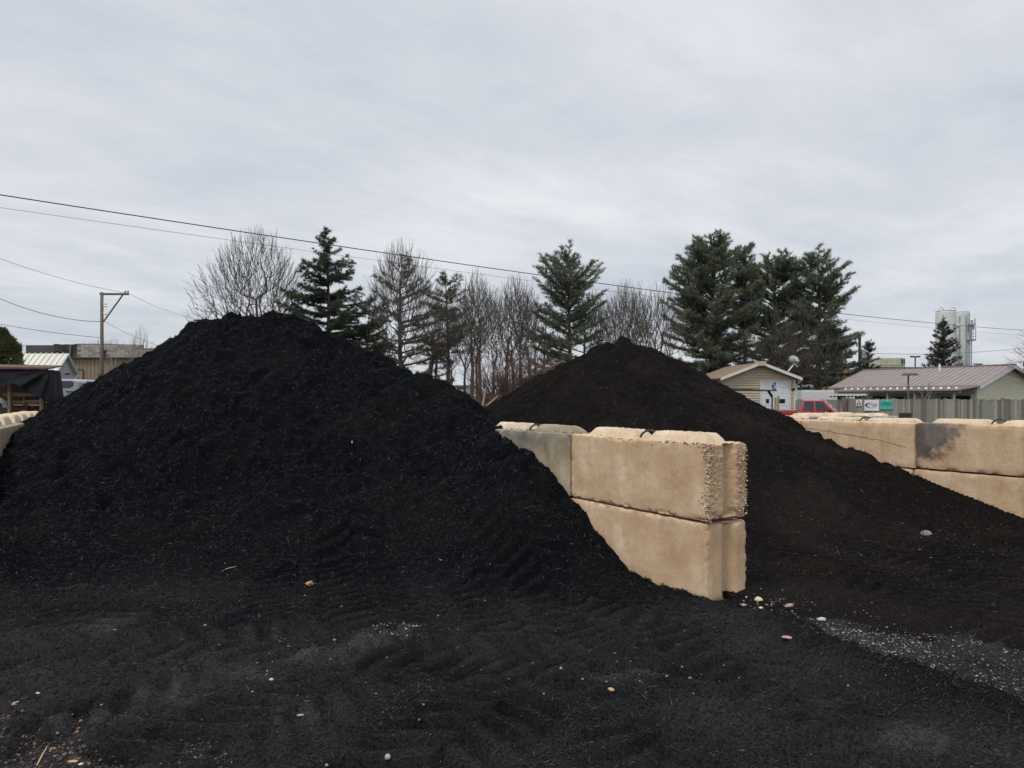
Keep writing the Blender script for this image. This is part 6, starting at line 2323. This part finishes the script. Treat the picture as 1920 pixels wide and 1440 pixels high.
for i in range(30):
    MB().box(X(12) + i * 0.10, X(12) + i * 0.10 + 0.05, 2.55, 2.598, zq(664), zq(643.3)).build('corrugation', M_corr, t_) if i * 0.1 < X(77) - X(12) else None
MB().box(X(60), X(300), 0.0, 2.9, 0, zq(672.5)).build('lower_wall', M_metal_tan, t_)
xx_ = X(118)
while xx_ < X(250):
    MB().box(xx_, xx_ + 0.06, -0.04, -0.003, 0, zq(674.5)).build('metal_rib', M_metal_tan, t_)
    xx_ += 0.32
MB().box(X(60), X(300), -0.25, 3.0, zq(672.4), zq(670.3)).build('roof_edge', M_brown_trim, t_)
d_ = MB().box(X(147), X(155.5), -0.06, -0.045, 0, zq(694)).build('door', M_metal_tan, t_)
for a, b, c, e in ((145.3, 147, 760, 692.3), (155.5, 157.2, 760, 692.3), (147, 155.5, 694, 692.3)):
    MB().box(X(a), X(b), -0.08, -0.05, max(0, zq(c)), zq(e)).build('frame', M_brown_trim, d_)

# white garage with the ribbed cream roof --------------------------------------------
Y_ = 40
x_, _ = at(127, Y_)
t_ = thing('garage', 'pale grey garage with a ribbed cream metal roof, far left', 'garage', (x_, Y_, GZ(0, Y_)), R(0))
kk = Y_ / F
zq = lambda py: EYE + (745 - py) * kk - GZ(0, Y_)
M_gwall = mat('pale_grey_siding', (0.47, 0.475, 0.465), 0.7, 0.08, 2)
M_groof = mat('cream_metal_roof', (0.66, 0.655, 0.56), 0.5, 0.08, 1)
# ridge runs left (local -x); gable on the right end, front slope towards the viewer
hw = 1.15
zR, zE_ = zq(663), zq(663) - 1.02
gx_ = lambda t: t * 0.62               # the gable wall runs back to the right
MB().add([(-9, 0, zR), (0, 0, zR), (0.02, -hw, zE_), (-9.0, -hw, zE_), (-9, 0, zR - .1), (0, 0, zR - .1), (0.02, -hw, zE_ - .1), (-9.0, -hw, zE_ - .1)],
         [(3, 2, 1, 0), (4, 5, 6, 7), (0, 1, 5, 4), (1, 2, 6, 5), (2, 3, 7, 6), (3, 0, 4, 7)])
rfo = MB().add([(-9, 0, zR), (0, 0, zR), (0.02, -hw, zE_), (-9.0, -hw, zE_), (-9, 0, zR - .1), (0, 0, zR - .1), (0.02, -hw, zE_ - .1), (-9.0, -hw, zE_ - .1)],
               [(3, 2, 1, 0), (4, 5, 6, 7), (0, 1, 5, 4), (1, 2, 6, 5), (2, 3, 7, 6), (3, 0, 4, 7)]).build('roof', M_groof, t_)
MB().add([(-9, 0.003, zR), (0, 0.003, zR), (-0.15, hw, zE_), (-8.9, hw, zE_), (-9, 0.003, zR - .1), (0, 0.003, zR - .1), (-0.15, hw, zE_ - .1), (-8.9, hw, zE_ - .1)],
         [(0, 1, 2, 3), (7, 6, 5, 4), (0, 4, 5, 1), (1, 5, 6, 2), (2, 6, 7, 3), (3, 7, 4, 0)]).build('roof', M_groof, t_)
q = -0.25
while q > -3.6:
    MB().hexa([(q + 0.02, -hw, zE_ - 0.02), (q + 0.07, -hw, zE_ - 0.02), (q + 0.05, -0.02, zR - 0.02), (q, -0.02, zR - 0.02),
               (q + 0.02, -hw, zE_ + 0.06), (q + 0.07, -hw, zE_ + 0.06), (q + 0.05, -0.02, zR + 0.05), (q, -0.02, zR + 0.05)]).build('roof_rib', M_groof, rfo)
    q -= 0.30
MB().add([(-0.14, -hw + 0.10, 0), (-0.28, hw - 0.12, 0), (-0.28, hw - 0.12, zE_ + 0.02), (-0.15, 0, zR - 0.12), (-0.14, -hw + 0.10, zE_ + 0.0),
          (-8.9, -hw + 0.15, 0), (-8.0, hw - 0.2, 0), (-8.0, hw - 0.2, zE_), (-8.6, 0, zR - 0.12), (-8.9, -hw + 0.15, zE_)],
         [(0, 1, 2, 3, 4), (9, 8, 7, 6, 5), (0, 5, 6, 1), (1, 6, 7, 2), (4, 9, 5, 0)]).build('wall', M_gwall, t_)
MB().tube([(0.02, -0.02, zR - 0.03), (-0.10, hw, zE_ - 0.05)], 0.07, 4).build('rake_board', M_white, t_)
MB().tube([(0.02, -0.02, zR - 0.03), (0.05, -hw, zE_ - 0.05)], 0.07, 4).build('rake_board', M_white, t_)
MB().tube([(-0.12, hw - 0.05, zE_ - 0.1), (-0.2, hw - 0.15, zE_ - 0.4), (-0.2, hw - 0.15, 0)], 0.05, 5).build('downspout', M_white, t_)
MB().box(-0.10, 0.10, -0.04, 0.0, zq(703), zq(700)).build('vent', M_dark, t_)
for o_ in list(t_.children):
    pass

# lean-to rack with the black tarp ------------------------------------------------------
Y_ = 15.5
x_, _ = at(60, Y_)
t_ = thing('timber_rack', 'timber storage rack with a brown sheet roof behind the left wall', 'rack', (x_, Y_, GZ(0, Y_)), 0)
kk = Y_ / F
X = lambda px: (px - 60) * kk
zq = lambda py: EYE + (745 - py) * kk - GZ(0, Y_)


def lp(px, py, dy):
    Yd = Y_ + dy
    return ((px - 960.0) / F * Yd - x_, dy, EYE + (745 - py) * Yd / F - GZ(0, Y_))


M_lumber = mat('new_lumber', (0.36, 0.225, 0.125), 0.8, 0.2, 6, stretch=(0.5, 4, 4))
M_lumber_pale = mat('pale_lumber', (0.47, 0.35, 0.25), 0.8, 0.2, 6)
M_rust = mat('brown_sheet_roof', (0.115, 0.055, 0.042), 0.7, 0.15, 2)
MB().add([lp(-40, 691.5, -0.45), lp(92, 692.5, -0.45), lp(121, 686.5, 0.5), lp(-40, 684, 1.4), lp(-40, 687.5, -0.45), lp(92, 689.5, -0.45), lp(121, 685.2, 0.5), lp(-40, 682.5, 1.4)],
         [(3, 2, 1, 0), (4, 5, 6, 7), (0, 1, 5, 4), (1, 2, 6, 5), (2, 3, 7, 6), (3, 0, 4, 7)]).build('roof_sheet', M_rust, t_)
for px_, a, mm in ((2.5, 5, M_lumber_pale), (25.5, 5, M_lumber_pale), (84.5, 3.6, M_lumber_pale), (88.5, 2.4, M_lumber)):
    MB().box(X(px_) - a * kk / 2, X(px_) + a * kk / 2, -0.15, -0.10, 0, zq(697)).build('post', mm, t_)
MB().box(X(8), X(75), -0.05, 0.05, zq(743), zq(736.5)).build('shelf_beam', M_lumber, t_)
MB().box(X(5), X(90), 0.05, 0.15, zq(756), zq(749.5) - 0.02).build('shelf_beam', M_lumber, t_)
MB().box(lp(-40, 700, 0.9)[0], lp(92, 700, 0.9)[0], 0.9, 1.0, 0, zq(694)).build('back_panel', mat('dark_timber', (0.075, 0.045, 0.028), 0.9, 0.4, 3), t_)
for i in range(4):
    MB().box(X(24 + i * 6), X(58 + i * 5), 0.1, 0.7, zq(764) + i * 0.04, zq(764) + 0.035 + i * 0.04).build('plank', (M_lumber, M_lumber_pale)[i % 2], t_)
MB().box(X(32), X(50), -0.12, 0.0, zq(760.5), zq(758)).build('plank', M_lumber_pale, t_)
MB().box(X(26), X(55), -0.05, 0.02, zq(769), zq(760.6)).build('plank', mat('red_brown_timber', (0.11, 0.058, 0.038), 0.9, 0.3, 3), t_)
MB().box(X(54), X(84), 0.0, 0.6, zq(760.5), zq(758.8)).build('plank', M_white, t_)
MB().tube([(X(44.5), 0.0, zq(757)), (X(45), 0.0, zq(745))], 0.012, 5).build('rod', M_lumber_pale, t_)
# coil of pale hose on the rack
m_ = MB()
for r_ in (0.19, 0.16, 0.13):
    m_.tube([(X(6) + r_ * math.cos(a), -0.2 + r_ * 0.2, zq(764) + r_ * math.sin(a)) for a in np.linspace(0, math.pi, 12)], 0.018, 6)
tag(m_.build('hose_coil', M_galv), 'pale coiled hose under the tarp by the left picture edge', 'hose').location = (x_, Y_, GZ(0, Y_))
# tarp: a front curtain gathered up to one point, and a side flap
M_tarp = mat('black_tarp', (0.0095, 0.0100, 0.0135), 0.75, 0.2, 3, 0.25, 8, spec=0.15)


def cloth(rows, name, parent, material, th=0.006):
    """surface through rows of points"""
    n_ = len(rows[0])
    vv_ = [p for r_ in rows for p in r_]
    ff_ = [(i * n_ + j, i * n_ + j + 1, (i + 1) * n_ + j + 1, (i + 1) * n_ + j) for i in range(len(rows) - 1) for j in range(n_ - 1)]
    o__ = MB().add(vv_, ff_).build(name, material, parent, True)
    md_ = o__.modifiers.new('smooth', 'SUBSURF')
    md_.levels = md_.render_levels = 1
    md_ = o__.modifiers.new('thickness', 'SOLIDIFY')
    md_.thickness = th
    return o__


tp = thing('tarp', 'black tarp draped over the front and end of the timber rack', 'tarp', (x_, Y_, GZ(0, Y_)), 0)
cols = np.linspace(-30, 92, 40)
low = np.interp(cols, [-30, 0, 12, 25, 40, 60, 75, 92], [735, 729, 722, 718.5, 727, 738, 746, 755])
rows = []
for f in np.linspace(0, 1, 16):
    row_ = []
    for j, c in enumerate(cols):
        zt, zb2 = zq(692.5), zq(low[j])
        z = zt + (zb2 - zt) * f
        # folds run from the upper right corner down to the gathered point at the left
        ang = math.atan2((zt - z) / kk + 2, 95 - c)
        fold = 0.035 * math.sin(ang * 9) * min(1, f * 3) + 0.015 * math.sin(ang * 19 + 1)
        row_.append(lp(c, 692.5 + (low[j] - 692.5) * f, -0.42 - 0.10 * f + fold))
    rows.append(row_)
cloth(rows, 'front_curtain', tp, M_tarp)
rows = []
for f in np.linspace(0, 1, 14):
    row_ = []
    for s in np.linspace(0, 1, 12):
        c = 91.5 + (21 + 10 * f) * s + 7 * f * (1 - s)
        row_.append(lp(c, 693 + 2.5 * s * (1 - f) + (768 - 693) * f, -0.46 + 1.3 * s + 0.07 * math.sin(s * 13 + f * 1.5) * (0.3 + f)))
    rows.append(row_)
cloth(rows, 'side_flap', tp, M_tarp)

# silver van behind the rack -----------------------------------------------------------
Y_ = 21.0
x_, _ = at(152, Y_)
t_ = thing('van', 'silver van parked behind the tarp, only its rear side showing', 'van', (x_, Y_, GZ(0, Y_)), 0)
kk = Y_ / F
zq = lambda py: EYE + (745 - py) * kk - GZ(0, Y_)
M_silver = mat('silver_paint', (0.36, 0.38, 0.42), 0.35, 0.04, 2, metallic=0.3, coat=0.5)
prof = [(-4.6, 0.45), (-0.05, 0.45), (0.0, 0.8), (-0.02, 1.25), (-0.08, zq(716)), (-0.14, zq(712)), (-0.30, zq(710.6)), (-3.0, zq(711)), (-3.7, 1.35), (-4.6, 1.1)]
MB().prism(prof, -0.0, 1.85, 'y').build('body', M_silver, t_, bevel=0.05)
MB().prism([(-1.2, zq(728)), (-0.36, zq(727.5)), (-0.22, zq(724.5)), (-0.20, zq(716.5)), (-0.26, zq(714.3)), (-1.2, zq(713.8))], -0.012, 0.02, 'y').build('side_window', mat('van_glass', (0.06, 0.068, 0.08), 0.2, 0.2, 2), t_, bevel=0.02)
MB().box(-0.42, -0.20, -0.03, -0.004, zq(735), zq(733.4)).build('door_handle', M_dark, t_)
MB().box(-2.4, 0.02, -0.02, -0.003, 0.46, 0.60).build('rocker_trim', M_dark, t_)
MB().box(-0.05, 0.07, 0.1, 1.7, 0.5, 0.72).build('bumper', M_galv, t_)
MB().box(-0.06, 0.012, 0.05, 0.25, 1.05, 1.5).build('tail_light', mat('tail_red', (0.25, 0.02, 0.02), 0.3), t_)
for q in (-0.85, -3.7):
    w_ = MB().tube([(q, -0.02, 0.36), (q, 0.2, 0.36)], 0.36, 18).build('wheel', M_black, t_)
    MB().tube([(q, -0.03, 0.36), (q, -0.021, 0.36)], 0.2, 12).build('hub', M_galv, w_)

# small mulch heap beyond the left wall
c_ = P(86, 772, 14.2)
me = heap_mesh('mulch_pile', lambda a, b: 1.36 - 0.75 * (np.hypot((a - c_.x) * 0.9, b - c_.y - 0.3) ** 2 + 0.02) ** 0.5 + 0.05 * fbm2(a * 5, b * 5, 3, 77), c_.x - 1.8, c_.x + 1.8, c_.y - 1.8, c_.y + 2.0, 0.05)
me.materials.append(M_mulch1)
tag(link(bpy.data.objects.new('mulch_pile', me)), 'little black mulch heap at the foot of the tarp behind the left wall', 'mulch pile', 'mulch piles in the storage bays')

# red pickup -----------------------------------------------------------------------------
px0, Y_ = 1537, 42.0
x_, _ = at(px0, Y_)
t_ = thing('pickup_truck', 'red pickup truck parked beyond the right wall before the garage', 'pickup truck', (x_, Y_, GZ(0, Y_)), R(-27))
t_.scale = (1.03, 1.03, 1.03)
M_red = mat('red_paint', (0.40, 0.030, 0.040), 0.35, 0.05, 2, coat=0.6)
M_tglass = mat('truck_glass', (0.022, 0.026, 0.030), 0.08, 0.2, 2, spec=0.7)
M_wind = mat('windshield', (0.45, 0.53, 0.53), 0.06, 0.05, 1, spec=0.8)
# local x forward; cab centre at the origin
hz = 0.96
body = MB()
body.prism([(-3.05, 0.55), (-3.05, 1.16), (-0.98, 1.16), (-0.96, 1.12), (0.72, 1.12), (0.80, 1.15), (1.9, 1.06), (2.25, 0.98), (2.36, 0.86), (2.38, 0.50), (2.0, 0.40), (-3.0, 0.42)], -hz, hz, 'y')
body = body.build('body', M_red, t_, bevel=0.05)
MB().hexa([(-0.95, -0.90, 1.10), (0.88, -0.90, 1.10), (0.88, 0.90, 1.10), (-0.95, 0.90, 1.10), (-0.80, -0.70, 1.78), (0.22, -0.70, 1.78), (0.22, 0.70, 1.78), (-0.80, 0.70, 1.78)]).build('cab', M_red, t_, bevel=0.07)
# windows lie just proud of the sloping cab faces
yk = lambda z: 0.90 - 0.20 * (z - 1.10) / 0.68 + 0.012
for sg in (-1, 1):
    for (a0, a1, b0, b1) in ((-0.78, -0.22, -0.70, -0.24), (-0.14, 0.62, -0.16, 0.20)):
        MB().add([(a0, sg * yk(1.18), 1.18), (a1, sg * yk(1.18), 1.18), (b1, sg * yk(1.68), 1.68), (b0, sg * yk(1.68), 1.68),
                  (a0, sg * (yk(1.18) - 0.03), 1.18), (a1, sg * (yk(1.18) - 0.03), 1.18), (b1, sg * (yk(1.68) - 0.03), 1.68), (b0, sg * (yk(1.68) - 0.03), 1.68)],
                 [(0, 1, 2, 3), (7, 6, 5, 4), (0, 4, 5, 1), (1, 5, 6, 2), (2, 6, 7, 3), (3, 7, 4, 0)]).build('side_window', M_tglass, t_)
xk = lambda z: 0.88 - 0.66 * (z - 1.10) / 0.68 + 0.014
MB().add([(xk(1.15), -0.80, 1.15), (xk(1.15), 0.80, 1.15), (xk(1.70), 0.66, 1.70), (xk(1.70), -0.66, 1.70), (xk(1.15) - .03, -0.80, 1.15), (xk(1.15) - .03, 0.80, 1.15), (xk(1.70) - .03, 0.66, 1.70), (xk(1.70) - .03, -0.66, 1.70)],
         [(0, 1, 2, 3), (7, 6, 5, 4), (0, 4, 5, 1), (1, 5, 6, 2), (2, 6, 7, 3), (3, 7, 4, 0)]).build('windshield', M_wind, t_)
MB().box(0.52, 0.66, -1.12, -0.95, 1.12, 1.26).build('mirror', M_black, t_, bevel=0.02)
MB().box(0.52, 0.66, 0.95, 1.12, 1.12, 1.26).build('mirror', M_black, t_, bevel=0.02)
MB().box(-2.98, -1.05, -0.80, 0.80, 1.10, 1.168).build('bed_floor', M_dark, t_)
MB().box(2.34, 2.46, -0.92, 0.92, 0.42, 0.60).build('bumper', M_galv, t_, bevel=0.02)
for sg in (-1, 1):
    MB().box(2.30, 2.395, min(sg * 0.60, sg * 0.90), max(sg * 0.60, sg * 0.90), 0.68, 0.84).build('headlight', M_white, t_)
MB().box(2.33, 2.40, -0.55, 0.55, 0.66, 0.86).build('grille', M_black, t_)
for q in (-2.1, 1.55):
    for sg in (-1, 1):
        w_ = MB().tube([(q, sg * 0.72, 0.38), (q, sg * 0.985, 0.38)], 0.38, 20).build('wheel', M_black, t_)
        MB().tube([(q, sg * 0.986, 0.38), (q, sg * 0.995, 0.38)], 0.22, 14).build('rim', M_galv, w_)
